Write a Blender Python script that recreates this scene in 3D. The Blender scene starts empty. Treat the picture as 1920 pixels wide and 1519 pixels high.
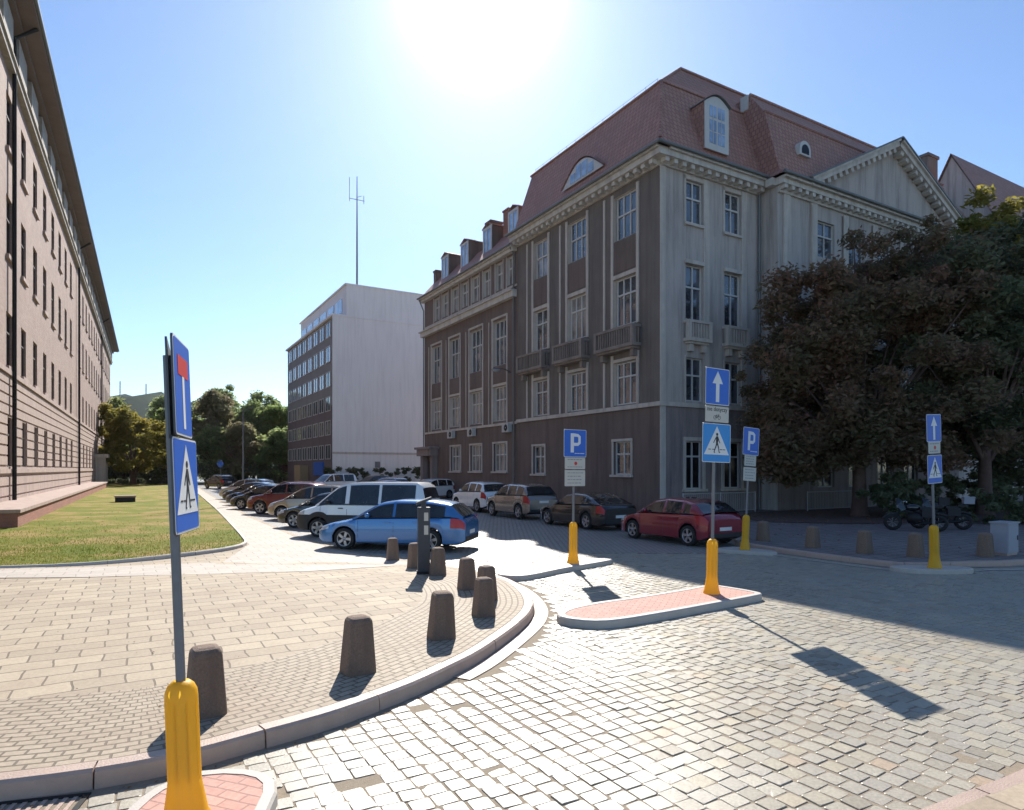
import bpy, bmesh, math, random
import numpy as np
from mathutils import Vector, Matrix, noise
from mathutils.geometry import delaunay_2d_cdt
random.seed(7); rng = np.random.default_rng(7)
R = math.radians
S = bpy.context.scene
COL = S.collection

# ---------------------------------------------------------------- camera
cd = bpy.data.cameras.new("camera"); cam = bpy.data.objects.new("camera", cd); COL.objects.link(cam)
cam.location = (0, 0, 2.4); cam.rotation_euler = (R(90), 0, 0)
cd.sensor_fit = 'HORIZONTAL'; cd.sensor_width = 36; cd.lens = 36*1218/1920; cd.shift_y = 0.0628
cd.clip_start = 0.1; cd.clip_end = 6000
S.camera = cam
# ---------------------------------------------------------------- light
SUN_EL, SUN_AZ = 37.0, -2.8            # azimuth from +Y, negative = towards -X
sdir = Vector((math.sin(R(SUN_AZ))*math.cos(R(SUN_EL)), math.cos(R(SUN_AZ))*math.cos(R(SUN_EL)), math.sin(R(SUN_EL))))
ld = bpy.data.lights.new("sun", 'SUN'); ld.energy = 4.5; ld.angle = R(0.5); ld.color = (1, .94, .85)
sun = bpy.data.objects.new("sun", ld); COL.objects.link(sun)
sun.rotation_euler = sdir.to_track_quat('Z', 'Y').to_euler(); sun.location = (0, 0, 60)
W = bpy.data.worlds.new("World"); S.world = W; W.use_nodes = True
nt = W.node_tree; nt.nodes.clear()
sky = nt.nodes.new("ShaderNodeTexSky"); sky.sky_type = 'NISHITA'; sky.sun_disc = False
sky.sun_elevation = R(SUN_EL); sky.sun_rotation = R(SUN_AZ); sky.dust_density = 0.25; sky.air_density = 1.0; sky.ozone_density = 3.0
bg = nt.nodes.new("ShaderNodeBackground"); bg.inputs[1].default_value = 0.095
tint = nt.nodes.new("ShaderNodeMix"); tint.data_type = 'RGBA'; tint.blend_type = 'MULTIPLY'; tint.inputs[0].default_value = 1; tint.inputs[7].default_value = (.82, .90, .985, 1)
nt.links.new(sky.outputs[0], tint.inputs[6]); nt.links.new(tint.outputs[2], bg.inputs[0])
# aureole of the sun in the sky (depends only on the direction, like the sky itself)
tc = nt.nodes.new("ShaderNodeTexCoord")
dp = nt.nodes.new("ShaderNodeVectorMath"); dp.operation = 'DOT_PRODUCT'; dp.inputs[1].default_value = sdir
nt.links.new(tc.outputs['Generated'], dp.inputs[0])
cl = nt.nodes.new("ShaderNodeMath"); cl.operation = 'MAXIMUM'; cl.inputs[1].default_value = 0; nt.links.new(dp.outputs['Value'], cl.inputs[0])
def lobe(p, a, col):
    m = nt.nodes.new("ShaderNodeMath"); m.operation = 'POWER'; m.inputs[1].default_value = p; nt.links.new(cl.outputs[0], m.inputs[0])
    m2 = nt.nodes.new("ShaderNodeMath"); m2.operation = 'MULTIPLY'; m2.inputs[1].default_value = a; nt.links.new(m.outputs[0], m2.inputs[0])
    b_ = nt.nodes.new("ShaderNodeBackground"); b_.inputs[0].default_value = (*col, 1); nt.links.new(m2.outputs[0], b_.inputs[1]); return b_
def addsh(x, y):
    a_ = nt.nodes.new("ShaderNodeAddShader"); nt.links.new(x.outputs[0], a_.inputs[0]); nt.links.new(y.outputs[0], a_.inputs[1]); return a_
acc = addsh(bg, lobe(300, .5, (1, .97, .9)))
acc = addsh(acc, lobe(30, .08, (.9, 1, 1)))
acc = addsh(acc, lobe(900, 4, (1, .98, .95)))
out = nt.nodes.new("ShaderNodeOutputWorld"); nt.links.new(acc.outputs[0], out.inputs[0])
S.view_settings.view_transform = 'Standard'; S.view_settings.look = 'None'; S.view_settings.gamma = 1
S.view_settings.exposure = 0.85
S.cycles.max_bounces = 6; S.cycles.use_denoising = True

# ---------------------------------------------------------------- materials
def lin(r, g, b):
    f = lambda c: (c/255/12.92) if c/255 <= .04045 else ((c/255+.055)/1.055)**2.4
    return (f(r), f(g), f(b))
MATS = {}
class NT:
    def __init__(s, m): s.t = m.node_tree
    def n(s, typ, **k):
        o = s.t.nodes.new(typ)
        for a, v in k.items(): setattr(o, a, v)
        return o
    def l(s, a, b): s.t.links.new(a, b)
    def ramp(s, src, stops):
        r = s.n("ShaderNodeValToRGB"); e = r.color_ramp.elements
        while len(e) < len(stops): e.new(.5)
        for i, (p, c) in enumerate(stops): e[i].position = p; e[i].color = (*c, 1) if len(c) == 3 else c
        s.l(src, r.inputs[0]); return r.outputs[0]
    def mix(s, fac, a, b, mode='MIX'):
        m = s.n("ShaderNodeMix", data_type='RGBA', blend_type=mode)
        for i, v in ((0, fac), (6, a), (7, b)):
            if hasattr(v, 'links') or hasattr(v, 'is_linked'): s.l(v, m.inputs[i])
            else: m.inputs[i].default_value = v if i == 0 else (*v, 1)
        return m.outputs[2]
    def noise(s, vec, scale, detail=4, rough=.6):
        o = s.n("ShaderNodeTexNoise"); o.inputs['Scale'].default_value = scale; o.inputs['Detail'].default_value = detail; o.inputs['Roughness'].default_value = rough
        if vec is not None: s.l(vec, o.inputs['Vector'])
        return o.outputs['Fac']
def newmat(name, rough=.8, metal=0, spec=.5):
    m = bpy.data.materials.new(name); m.use_nodes = True; MATS[name] = m
    p = m.node_tree.nodes['Principled BSDF']; p.inputs['Roughness'].default_value = rough; p.inputs['Metallic'].default_value = metal
    p.inputs['Specular IOR Level'].default_value = spec
    return m, NT(m), p
def simple(name, col, rough=.6, metal=0, var=.12, scale=6, spec=.5, bump=0, bscale=40, stain=None, coat=0):
    """paint, plaster, plastic, metal: base colour varied by object-space noise, optional grime and bump"""
    m, t, p = newmat(name, rough, metal, spec)
    co = t.n("ShaderNodeTexCoord").outputs['Object']
    f = t.noise(co, scale, 6)
    c = t.mix(f, tuple(x*(1-var) for x in col), tuple(min(1, x*(1+var)) for x in col))
    if stain:
        mp = t.n("ShaderNodeMapping"); mp.inputs['Scale'].default_value = (1.6, 1.6, .12); t.l(co, mp.inputs[0])
        g = t.noise(mp.outputs[0], 1.4, 6, .7)
        c = t.mix(t.ramp(g, [(.45, (0, 0, 0)), (.75, (1, 1, 1))]), c, stain)
    t.l(c, p.inputs['Base Color'])
    if bump:
        b = t.n("ShaderNodeBump"); b.inputs['Strength'].default_value = bump; b.inputs['Distance'].default_value = .01
        t.l(t.noise(co, bscale, 5), b.inputs['Height']); t.l(b.outputs[0], p.inputs['Normal'])
    if coat: p.inputs['Coat Weight'].default_value = coat; p.inputs['Coat Roughness'].default_value = .06
    return m
def bricky(name, c1, c2, mortar, bw, rh, ms, rot=0, rough=.8, uv=False, bump=.5, dirt=(.1, .08, .06), dirtamt=.35, off=.5, vertical=None, freq=2, spec=.4, scale=1):
    """paving, brickwork, roof tiles. vertical=(ux,uy) maps wall coordinates onto the pattern"""
    m, t, p = newmat(name, rough, 0, spec)
    tcn = t.n("ShaderNodeTexCoord")
    if uv: vec = tcn.outputs['UV']
    elif vertical:
        sp = t.n("ShaderNodeSeparateXYZ"); t.l(tcn.outputs['Object'], sp.inputs[0])
        d = t.n("ShaderNodeVectorMath", operation='DOT_PRODUCT'); d.inputs[1].default_value = (vertical[0], vertical[1], 0); t.l(tcn.outputs['Object'], d.inputs[0])
        cb = t.n("ShaderNodeCombineXYZ"); t.l(d.outputs['Value'], cb.inputs[0]); t.l(sp.outputs[2], cb.inputs[1]); vec = cb.outputs[0]
    else:
        mp = t.n("ShaderNodeMapping"); mp.inputs['Rotation'].default_value = (0, 0, rot); t.l(tcn.outputs['Object'], mp.inputs[0]); vec = mp.outputs[0]
    wn = t.n("ShaderNodeTexNoise"); wn.inputs['Scale'].default_value = 1.3; wn.inputs['Detail'].default_value = 2; t.l(tcn.outputs['Object'], wn.inputs[0])
    wm = t.n("ShaderNodeVectorMath", operation='MULTIPLY_ADD'); wm.inputs[1].default_value = (.05*bw/.2,)*3; t.l(wn.outputs['Color'], wm.inputs[0]); t.l(vec, wm.inputs[2])
    b = t.n("ShaderNodeTexBrick"); b.offset = off; b.offset_frequency = freq; t.l(wm.outputs[0], b.inputs['Vector'])
    b.inputs['Scale'].default_value = scale; b.inputs['Brick Width'].default_value = bw; b.inputs['Row Height'].default_value = rh
    b.inputs['Mortar Size'].default_value = ms; b.inputs['Mortar Smooth'].default_value = .2; b.inputs['Bias'].default_value = 0
    b.inputs['Color1'].default_value = (*c1, 1); b.inputs['Color2'].default_value = (*c2, 1); b.inputs['Mortar'].default_value = (*mortar, 1)
    n1 = t.noise(tcn.outputs['Object'], .6, 6, .65); n2 = t.noise(tcn.outputs['Object'], 22, 4, .7)
    c = t.mix(t.ramp(n1, [(.42, (0, 0, 0)), (.8, (dirtamt,)*3)]), b.outputs['Color'], dirt)
    c = t.mix(.35, c, t.ramp(n2, [(.3, (.35,)*3), (.7, (.75,)*3)]), 'OVERLAY')
    t.l(c, p.inputs['Base Color'])
    bp = t.n("ShaderNodeBump"); bp.invert = True; bp.inputs['Strength'].default_value = bump; bp.inputs['Distance'].default_value = .02
    mx = t.n("ShaderNodeMath", operation='MULTIPLY_ADD'); mx.inputs[1].default_value = .25; t.l(n2, mx.inputs[0]); t.l(b.outputs['Fac'], mx.inputs[2])
    t.l(mx.outputs[0], bp.inputs['Height']); t.l(bp.outputs[0], p.inputs['Normal'])
    return m

AU = R(30.24)                      # street grid: u2 = across (right street), u1 = along the left street
U2 = Vector((.864, .5036, 0)); U1 = Vector((-.5036, .864, 0))
M = {}
# paving
def cobble_mat():
    m, t, p = newmat('granite_sett', .42, 0, .55)
    g = t.n("ShaderNodeNewGeometry"); co = t.n("ShaderNodeTexCoord").outputs['Object']
    c = t.ramp(g.outputs['Random Per Island'], [(0, (.27, .24, .185)), (.25, (.35, .32, .255)), (.5, (.32, .295, .25)), (.8, (.39, .355, .275)), (.98, (.35, .30, .21)), (1, (.40, .29, .2))])
    n = t.noise(co, 35, 6, .7); c = t.mix(.45, c, t.ramp(n, [(.3, (.3,)*3), (.7, (.75,)*3)]), 'OVERLAY')
    n1 = t.noise(co, .5, 4); c = t.mix(t.ramp(n1, [(.4, (0, 0, 0)), (.75, (.4, .4, .4))]), c, (.24, .215, .17))
    t.l(c, p.inputs['Base Color'])
    t.l(t.ramp(n, [(.2, (.33,)*3), (.8, (.58,)*3)]), p.inputs['Roughness'])
    b = t.n("ShaderNodeBump"); b.inputs['Strength'].default_value = .5; b.inputs['Distance'].default_value = .006; t.l(n, b.inputs['Height']); t.l(b.outputs[0], p.inputs['Normal'])
    return m
M['sett'] = cobble_mat()
M['sett_far'] = bricky('granite_sett_far', (.33, .31, .28), (.40, .375, .33), (.10, .09, .075), .19, .17, .018, rot=-AU, rough=.42, bump=.7, dirt=(.2, .18, .15), dirtamt=.3, spec=.5)
M['joint'] = simple('joint_sand', (.27, .22, .16), .95, var=.3, scale=30, bump=.6, bscale=120)
M['paver'] = bricky('small_concrete_paver', (.34, .275, .20), (.40, .33, .245), (.15, .12, .085), .2, .1, .012, uv=True, rough=.75, bump=.8, dirt=(.24, .17, .12), dirtamt=.55)
M['slab'] = bricky('large_pavement_slab', (.34, .275, .20), (.44, .365, .26), (.15, .12, .085), .5, .35, .012, rot=-AU, rough=.8, bump=.6, dirt=(.25, .18, .125), dirtamt=.65)
M['path'] = bricky('path_slab', (.40, .35, .30), (.46, .405, .345), (.28, .24, .19), .5, .5, .012, rot=-AU, rough=.75, bump=.3, dirt=(.4, .34, .27), dirtamt=.3)
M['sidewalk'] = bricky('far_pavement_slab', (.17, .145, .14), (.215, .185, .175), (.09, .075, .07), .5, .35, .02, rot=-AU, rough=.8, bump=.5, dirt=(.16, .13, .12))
M['red_paver'] = bricky('red_island_paver', (.50, .255, .205), (.56, .31, .25), (.32, .18, .15), .2, .1, .008, rot=.35, rough=.8, bump=.5, dirt=(.45, .3, .24), dirtamt=.5)
M['kerb'] = simple('granite_kerb', (.43, .32, .26), .5, var=.2, scale=5, bump=.5, bscale=60, spec=.4)
M['kerb_white'] = simple('pale_concrete_kerb', (.46, .42, .37), .6, var=.15, scale=8, bump=.3, bscale=60)
M['asphalt'] = simple('asphalt', (.075, .075, .08), .85, var=.25, scale=2, bump=.5, bscale=150)
M['soil'] = simple('soil_with_fallen_leaves', (.10, .06, .05), .95, var=.7, scale=25, bump=1, bscale=40)
def grass_mat():
    m, t, p = newmat('dry_lawn', .9, 0, .2)
    co = t.n("ShaderNodeTexCoord").outputs['Object']
    c = t.ramp(t.noise(co, .45, 5, .65), [(.3, (.12, .17, .015)), (.48, (.19, .20, .02)), (.60, (.36, .25, .09)), (.75, (.15, .18, .02))])
    c = t.mix(.5, c, t.ramp(t.noise(co, 45, 4, .8), [(.3, (.2,)*3), (.7, (.8,)*3)]), 'OVERLAY')
    t.l(c, p.inputs['Base Color'])
    b = t.n("ShaderNodeBump"); b.inputs['Strength'].default_value = 1; b.inputs['Distance'].default_value = .05; t.l(t.noise(co, 25, 5, .8), b.inputs['Height']); t.l(b.outputs[0], p.inputs['Normal'])
    return m
M['grass'] = grass_mat()
def ground_mat():
    m, t, p = newmat('wider_ground', .9)
    co = t.n("ShaderNodeTexCoord").outputs['Object']
    t.l(t.ramp(t.noise(co, .01, 6), [(.4, (.07, .085, .04)), (.6, (.11, .11, .10))]), p.inputs['Base Color']); return m
M['ground'] = ground_mat()
M['hill'] = simple('wooded_hill', (.03, .045, .03), 1, var=.6, scale=.02, bump=1, bscale=.05, spec=0)
# facades
M['brick'] = bricky('left_pink_brick', (.33, .215, .18), (.41, .28, .235), (.36, .29, .25), .5, .16, .02, rough=.85, vertical=(1, 0), bump=.5, dirt=(.24, .165, .15), dirtamt=.6)
M['brick_red'] = bricky('red_plinth_brick', (.33, .13, .10), (.40, .17, .125), (.25, .18, .15), .25, .075, .01, rough=.85, vertical=(.7, .7), bump=.5)
M['rust'] = simple('rusticated_stone', (.42, .32, .275), .85, var=.2, scale=1.5, bump=.5, bscale=30, stain=(.27, .2, .18))
M['frieze'] = simple('carved_frieze_stone', (.36, .33, .29), .9, var=.5, scale=3, bump=1, bscale=8)
M['plaster_dark'] = simple('soot_brown_plaster', (.175, .147, .128), .9, var=.25, scale=.8, bump=.4, bscale=60, stain=(.10, .084, .075))
M['plaster_red'] = simple('reddish_brown_plaster', (.17, .124, .106), .9, var=.3, scale=.6, bump=.4, bscale=60, stain=(.10, .075, .066))
M['plaster_grey'] = simple('grey_beige_plaster', (.47, .415, .38), .9, var=.16, scale=.7, bump=.4, bscale=60, stain=(.22, .19, .175))
M['plaster_base'] = simple('dim_base_plaster', (.29, .235, .22), .9, var=.2, scale=.9, bump=.4, bscale=60, stain=(.15, .125, .125))
M['trim'] = simple('pale_stone_trim', (.55, .49, .43), .85, var=.18, scale=2.5, bump=.4, bscale=40, stain=(.36, .31, .28))
M['cornice'] = simple('cornice_stone', (.58, .54, .49), .85, var=.2, scale=2, bump=.4, bscale=40, stain=(.36, .32, .30))
M['balcony'] = simple('weathered_balcony_stone', (.27, .22, .19), .9, var=.35, scale=3, bump=.5, bscale=30, stain=(.15, .12, .105))
M['tile'] = bricky('red_roof_tile', (.37, .185, .14), (.455, .245, .19), (.25, .125, .10), .2, .27, .022, rough=.7, vertical=(.7, .72), bump=1, dirt=(.24, .16, .145), dirtamt=.5)
M['roof_dark'] = simple('dark_roof_felt', (.07, .06, .06), .8, var=.3, scale=1)
M['lead'] = simple('grey_sheet_metal', (.16, .17, .17), .5, .3, var=.2, scale=2)
M['white_wall'] = simple('pale_grey_render', (.82, .785, .745), .85, var=.05, scale=.25, bump=.2, bscale=10, stain=(.70, .665, .63))
M['panel_grey'] = simple('grey_facade_panel', (.22, .205, .205), .8, var=.25, scale=.5)
M['panel_brown'] = simple('brown_facade_panel', (.14, .11, .11), .8, var=.3, scale=.5)
M['frame_white'] = simple('white_window_frame', (.55, .54, .52), .6, var=.12)
M['frame_dark'] = simple('dark_window_frame', (.08, .06, .05), .6)
def glass(name, col, rough=.06, ior=1.9):
    m, t, p = newmat(name, rough); co = t.n("ShaderNodeTexCoord").outputs['Object']
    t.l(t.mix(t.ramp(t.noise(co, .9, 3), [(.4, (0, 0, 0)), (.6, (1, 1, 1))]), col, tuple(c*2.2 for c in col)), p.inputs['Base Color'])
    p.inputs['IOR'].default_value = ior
    b = t.n("ShaderNodeBump"); b.inputs['Strength'].default_value = .12; b.inputs['Distance'].default_value = .02; t.l(t.noise(co, 1.2, 2), b.inputs['Height']); t.l(b.outputs[0], p.inputs['Normal'])
    return m
M['glass'] = glass('old_window_glass', (.035, .04, .05), .05, 2.1)
M['glass_curtain'] = glass('curtained_window_glass', (.14, .13, .12), .08, 1.8)
M['glass_dark'] = glass('unlit_window_glass', (.008, .008, .01), .1, 1.3)
M['glass_blue'] = glass('sky_painted_window_glass', (.14, .2, .3), .05, 2.2)  # blue of the reflected sky is painted into the base colour
M['car_glass'] = glass('car_glass', (.012, .015, .018), .03, 1.6)
# street furniture
M['galv'] = simple('galvanised_pole', (.20, .205, .215), .55, .5, var=.15, scale=20)
M['galv_dark'] = simple('sign_back_metal', (.10, .105, .11), .5, .6, var=.15, scale=20)
M['yellow'] = simple('yellow_plastic', (.92, .54, .03), .5, var=.1, scale=3, bump=.1, stain=(.70, .46, .08))
_y = NT(M['yellow']); _t = _y.n('ShaderNodeBsdfTranslucent'); _t.inputs[0].default_value = (1, .66, .05, 1); _m = _y.n('ShaderNodeMixShader'); _m.inputs[0].default_value = .45
_y.l(M['yellow'].node_tree.nodes['Principled BSDF'].outputs[0], _m.inputs[1]); _y.l(_t.outputs[0], _m.inputs[2]); _y.l(_m.outputs[0], M['yellow'].node_tree.nodes['Material Output'].inputs[0])
M['sign_blue'] = simple('sign_blue', (.022, .13, .56), .4, var=.06, spec=.5)
M['sign_lightblue'] = simple('sign_light_blue', (.03, .27, .65), .4, var=.06, spec=.5)
M['sign_white'] = simple('sign_white', (.75, .75, .73), .45, var=.05)
M['sign_plate'] = simple('sign_plate_cream', (.56, .53, .46), .5, var=.08, scale=10)
M['sign_black'] = simple('sign_black', (.015, .015, .018), .5)
M['sign_red'] = simple('sign_red', (.6, .03, .03), .45)
M['bollard'] = simple('exposed_aggregate_concrete', (.22, .155, .115), .9, var=.75, scale=55, bump=1, bscale=90, stain=(.13, .09, .07))
M['meter'] = simple('dark_grey_metal', (.06, .065, .075), .5, .4, var=.15)
M['iron'] = simple('cast_iron', (.03, .03, .032), .6, .6)
M['box_grey'] = simple('grey_cabinet_paint', (.33, .34, .38), .6, var=.08)
M['rail'] = simple('white_railing_paint', (.42, .41, .41), .6)
M['rubber'] = simple('tyre_rubber', (.02, .02, .021), .85)
M['rim'] = simple('alloy_rim', (.42, .42, .44), .35, .8, var=.05)
M['black_plastic'] = simple('black_plastic', (.018, .018, .02), .6)
M['chrome'] = simple('chrome', (.6, .6, .62), .15, 1)
M['lamp_glass'] = simple('headlamp_lens', (.5, .52, .55), .12, .3)
M['tail_red'] = simple('tail_lamp_lens', (.42, .015, .02), .2)
M['plate'] = simple('number_plate_white', (.7, .7, .68), .4)
M['bark'] = simple('tree_bark', (.12, .075, .06), .95, var=.4, scale=6, bump=1, bscale=25)
M['ac'] = simple('air_conditioner_casing', (.48, .47, .45), .6)
def paint(name, col, metal=.3): return simple(name, col, .25, metal, var=.03, scale=3, coat=1)
def leaf(name, stops, trans=.35, nsc=.35):
    m, t, p = newmat(name, .65, 0, .25)
    g = t.n("ShaderNodeNewGeometry"); co = t.n("ShaderNodeTexCoord").outputs['Object']
    c1 = t.ramp(g.outputs['Random Per Island'], stops)
    c2 = t.ramp(t.noise(co, nsc, 3), [(.35, stops[0][1]), (.65, stops[-1][1])])
    c = t.mix(.5, c1, c2); t.l(c, p.inputs['Base Color'])
    tr = t.n("ShaderNodeBsdfTranslucent"); t.l(c, tr.inputs[0]); ms = t.n("ShaderNodeMixShader"); ms.inputs[0].default_value = trans
    o = m.node_tree.nodes['Material Output']; t.l(p.outputs[0], ms.inputs[1]); t.l(tr.outputs[0], ms.inputs[2]); t.l(ms.outputs[0], o.inputs[0])
    return m
M['leaf_chestnut'] = leaf('chestnut_leaves', [(0, (.12, .14, .07)), (.4, (.18, .165, .09)), (.75, (.26, .17, .11)), (1, (.30, .15, .11))], .45, .3)
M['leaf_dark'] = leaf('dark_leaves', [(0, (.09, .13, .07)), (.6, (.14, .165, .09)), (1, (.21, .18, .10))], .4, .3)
M['leaf_green'] = leaf('green_leaves', [(0, (.15, .22, .09)), (.5, (.24, .31, .13)), (1, (.36, .39, .17))], .65, .2)
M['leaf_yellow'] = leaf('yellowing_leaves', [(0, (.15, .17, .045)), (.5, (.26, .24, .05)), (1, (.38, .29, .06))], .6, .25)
M['leaf_park'] = leaf('dark_park_leaves', [(0, (.15, .22, .08)), (.5, (.22, .31, .10)), (1, (.33, .37, .12))], .65, .2)
M['leaf_purple'] = leaf('purple_leaves', [(0, (.22, .17, .12)), (.6, (.27, .22, .14)), (1, (.26, .30, .13))], .55, .25)

# ---------------------------------------------------------------- mesh helpers
class MB:
    def __init__(s): s.v = []; s.f = []; s.m = []; s.sm = []
    def add(s, vs, fs, mi=0, smooth=False):
        o = len(s.v); s.v += [tuple(v) for v in vs]
        for f in fs: s.f.append(tuple(i+o for i in f)); s.m.append(mi); s.sm.append(smooth)
        return s
    def box(s, x0, x1, y0, y1, z0, z1, mi=0):
        return s.add([(x, y, z) for z in (z0, z1) for y in (y0, y1) for x in (x0, x1)], [(0, 2, 3, 1), (4, 5, 7, 6), (0, 1, 5, 4), (2, 6, 7, 3), (0, 4, 6, 2), (1, 3, 7, 5)], mi)
    def obox(s, o, u, n, s0, s1, z0, z1, d0, d1, mi=0):
        P = lambda a, d, z: (o[0]+u[0]*a+n[0]*d, o[1]+u[1]*a+n[1]*d, o[2]+z)
        return s.add([P(a, d, z) for z in (z0, z1) for d in (d0, d1) for a in (s0, s1)], [(0, 2, 3, 1), (4, 5, 7, 6), (0, 1, 5, 4), (2, 6, 7, 3), (0, 4, 6, 2), (1, 3, 7, 5)], mi)
    def prism(s, pts, z0, z1, mi=0, mi_top=None):
        n = len(pts); s.add([(p[0], p[1], z0) for p in pts]+[(p[0], p[1], z1) for p in pts], [(i, (i+1) % n, n+(i+1) % n, n+i) for i in range(n)], mi)
        s.add([(p[0], p[1], z1) for p in pts], [tuple(range(n))], mi if mi_top is None else mi_top); return s
    def tube(s, pts, rad, seg=8, mi=0, cap=True, smooth=True):
        pts = [Vector(p) for p in pts]; n = len(pts)
        rad = rad if isinstance(rad, (list, tuple)) else [rad]*n
        vs = []; up = None
        for i, p in enumerate(pts):
            d = (pts[min(i+1, n-1)]-pts[max(i-1, 0)]).normalized()
            a = d.cross(Vector((0, 0, 1)) if abs(d.z) < .9 else Vector((1, 0, 0))) if up is None else up-d*up.dot(d)
            a.normalize(); up = a; b = d.cross(a)
            for k in range(seg):
                t = 2*math.pi*k/seg; vs.append(p+(a*math.cos(t)+b*math.sin(t))*rad[i])
        fs = [(i*seg+k, i*seg+(k+1) % seg, (i+1)*seg+(k+1) % seg, (i+1)*seg+k) for i in range(n-1) for k in range(seg)]
        s.add(vs, fs, mi, smooth)
        if cap:
            s.add(vs[:seg], [tuple(range(seg))[::-1]], mi); s.add(vs[-seg:], [tuple(range(seg))], mi)
        return s
    def lathe(s, prof, seg=24, c=(0, 0, 0), axis='z', mi=0, smooth=True, fn=None):
        vs = []
        for j, (r, z) in enumerate(prof):
            for k in range(seg):
                t = 2*math.pi*k/seg; rr = r*(fn(j, t) if fn else 1)
                x, y = rr*math.cos(t), rr*math.sin(t)
                vs.append((c[0]+x, c[1]+y, c[2]+z) if axis == 'z' else (c[0]+x, c[1]+z, c[2]+y) if axis == 'y' else (c[0]+z, c[1]+x, c[2]+y))
        n = len(prof)
        return s.add(vs, [(j*seg+k, j*seg+(k+1) % seg, (j+1)*seg+(k+1) % seg, (j+1)*seg+k) for j in range(n-1) for k in range(seg)], mi, smooth)
    def build(s, name, mats, parent=None, fix=True, auto=False):
        me = bpy.data.meshes.new(name); me.from_pydata(s.v, [], s.f)
        mats = mats if isinstance(mats, (list, tuple)) else [mats]
        for m in mats: me.materials.append(M[m] if isinstance(m, str) else m)
        me.polygons.foreach_set('material_index', s.m); me.polygons.foreach_set('use_smooth', s.sm)
        if fix:
            bm = bmesh.new(); bm.from_mesh(me); bmesh.ops.recalc_face_normals(bm, faces=bm.faces); bm.to_mesh(me); bm.free()
        me.update()
        o = bpy.data.objects.new(name, me); COL.objects.link(o)
        if parent: o.parent = parent
        return o
def tag(o, label=None, cat=None, group=None, kind=None):
    for k, v in (('label', label), ('category', cat), ('group', group), ('kind', kind)):
        if v: o[k] = v
    return o
def thing(name, label, cat, loc=(0, 0, 0), rz=0, group=None):
    o = bpy.data.objects.new(name, None); COL.objects.link(o); o.location = loc; o.rotation_euler = (0, 0, rz); o.empty_display_size = .2
    return tag(o, label, cat, group)
def dup(root, loc, rz=None, label=None):
    def cp(o, par):
        c = o.copy(); COL.objects.link(c)
        if par: c.parent = par
        for ch in list(o.children): cp(ch, c)
        return c
    r = cp(root, None); r.location = loc
    if rz is not None: r.rotation_euler = (0, 0, rz)
    if label: r['label'] = label
    return r
def catmull(pts, step=.25, closed=False):
    P = [Vector((*p, 0)) for p in pts]; n = len(P); o = []
    rngi = range(n if closed else n-1)
    g = lambda i: P[i % n] if closed else P[max(0, min(n-1, i))]
    for i in rngi:
        a, b, c, d = g(i-1), g(i), g(i+1), g(i+2); k = max(2, int((c-b).length/step))
        for j in range(k):
            t = j/k; o.append(.5*((2*b)+(c-a)*t+(2*a-5*b+4*c-d)*t*t+(-a+3*b-3*c+d)*t**3))
    if not closed: o.append(P[-1])
    return o
def offset(pl, d, closed=False):
    n = len(pl); o = []
    for i in range(n):
        a = pl[(i-1) % n] if closed else pl[max(0, i-1)]; b = pl[(i+1) % n] if closed else pl[min(n-1, i+1)]
        t = (b-a).normalized(); o.append(pl[i]+Vector((-t.y, t.x, 0))*d)
    return o
def inpoly(x, y, poly):
    c = False; n = len(poly); j = n-1
    for i in range(n):
        xi, yi, xj, yj = poly[i][0], poly[i][1], poly[j][0], poly[j][1]
        if (yi > y) != (yj > y) and x < (xj-xi)*(y-yi)/(yj-yi)+xi: c = not c
        j = i
    return c
def fill(name, poly, zf, mat, grid=0, kind='structure', lab=None, skirt=0):
    poly = [(p[0], p[1]) for p in poly]; pts = [Vector(p) for p in poly]; nb = len(pts)
    if grid:
        xs = [p[0] for p in poly]; ys = [p[1] for p in poly]
        x = min(xs)+grid*.37
        while x < max(xs):
            y = min(ys)+grid*.41
            while y < max(ys):
                if inpoly(x, y, poly): pts.append(Vector((x+random.uniform(-.1, .1)*grid, y+random.uniform(-.1, .1)*grid)))
                y += grid
            x += grid
    v, e, f, *_ = delaunay_2d_cdt(pts, [], [list(range(nb))], 1, 1e-4)
    mb = MB(); mb.add([(p.x, p.y, zf(p.x, p.y) if callable(zf) else zf) for p in v], [tuple(q) for q in f])
    for i in range(len(mb.sm)): mb.sm[i] = True
    if skirt:
        for i in range(nb):
            a, b = poly[i], poly[(i+1) % nb]; za = zf(*a) if callable(zf) else zf; zb = zf(*b) if callable(zf) else zf
            mb.add([(*a, za), (*b, zb), (*b, zb-skirt), (*a, za-skirt)], [(0, 1, 2, 3)])
    o = mb.build(name, mat, fix=False)
    me = o.data
    # normals up
    bm = bmesh.new(); bm.from_mesh(me)
    for fc in bm.faces:
        if fc.normal.z < -.5: fc.normal_flip()
    bm.to_mesh(me); bm.free()
    return tag(o, lab, None, None, kind)

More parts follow.
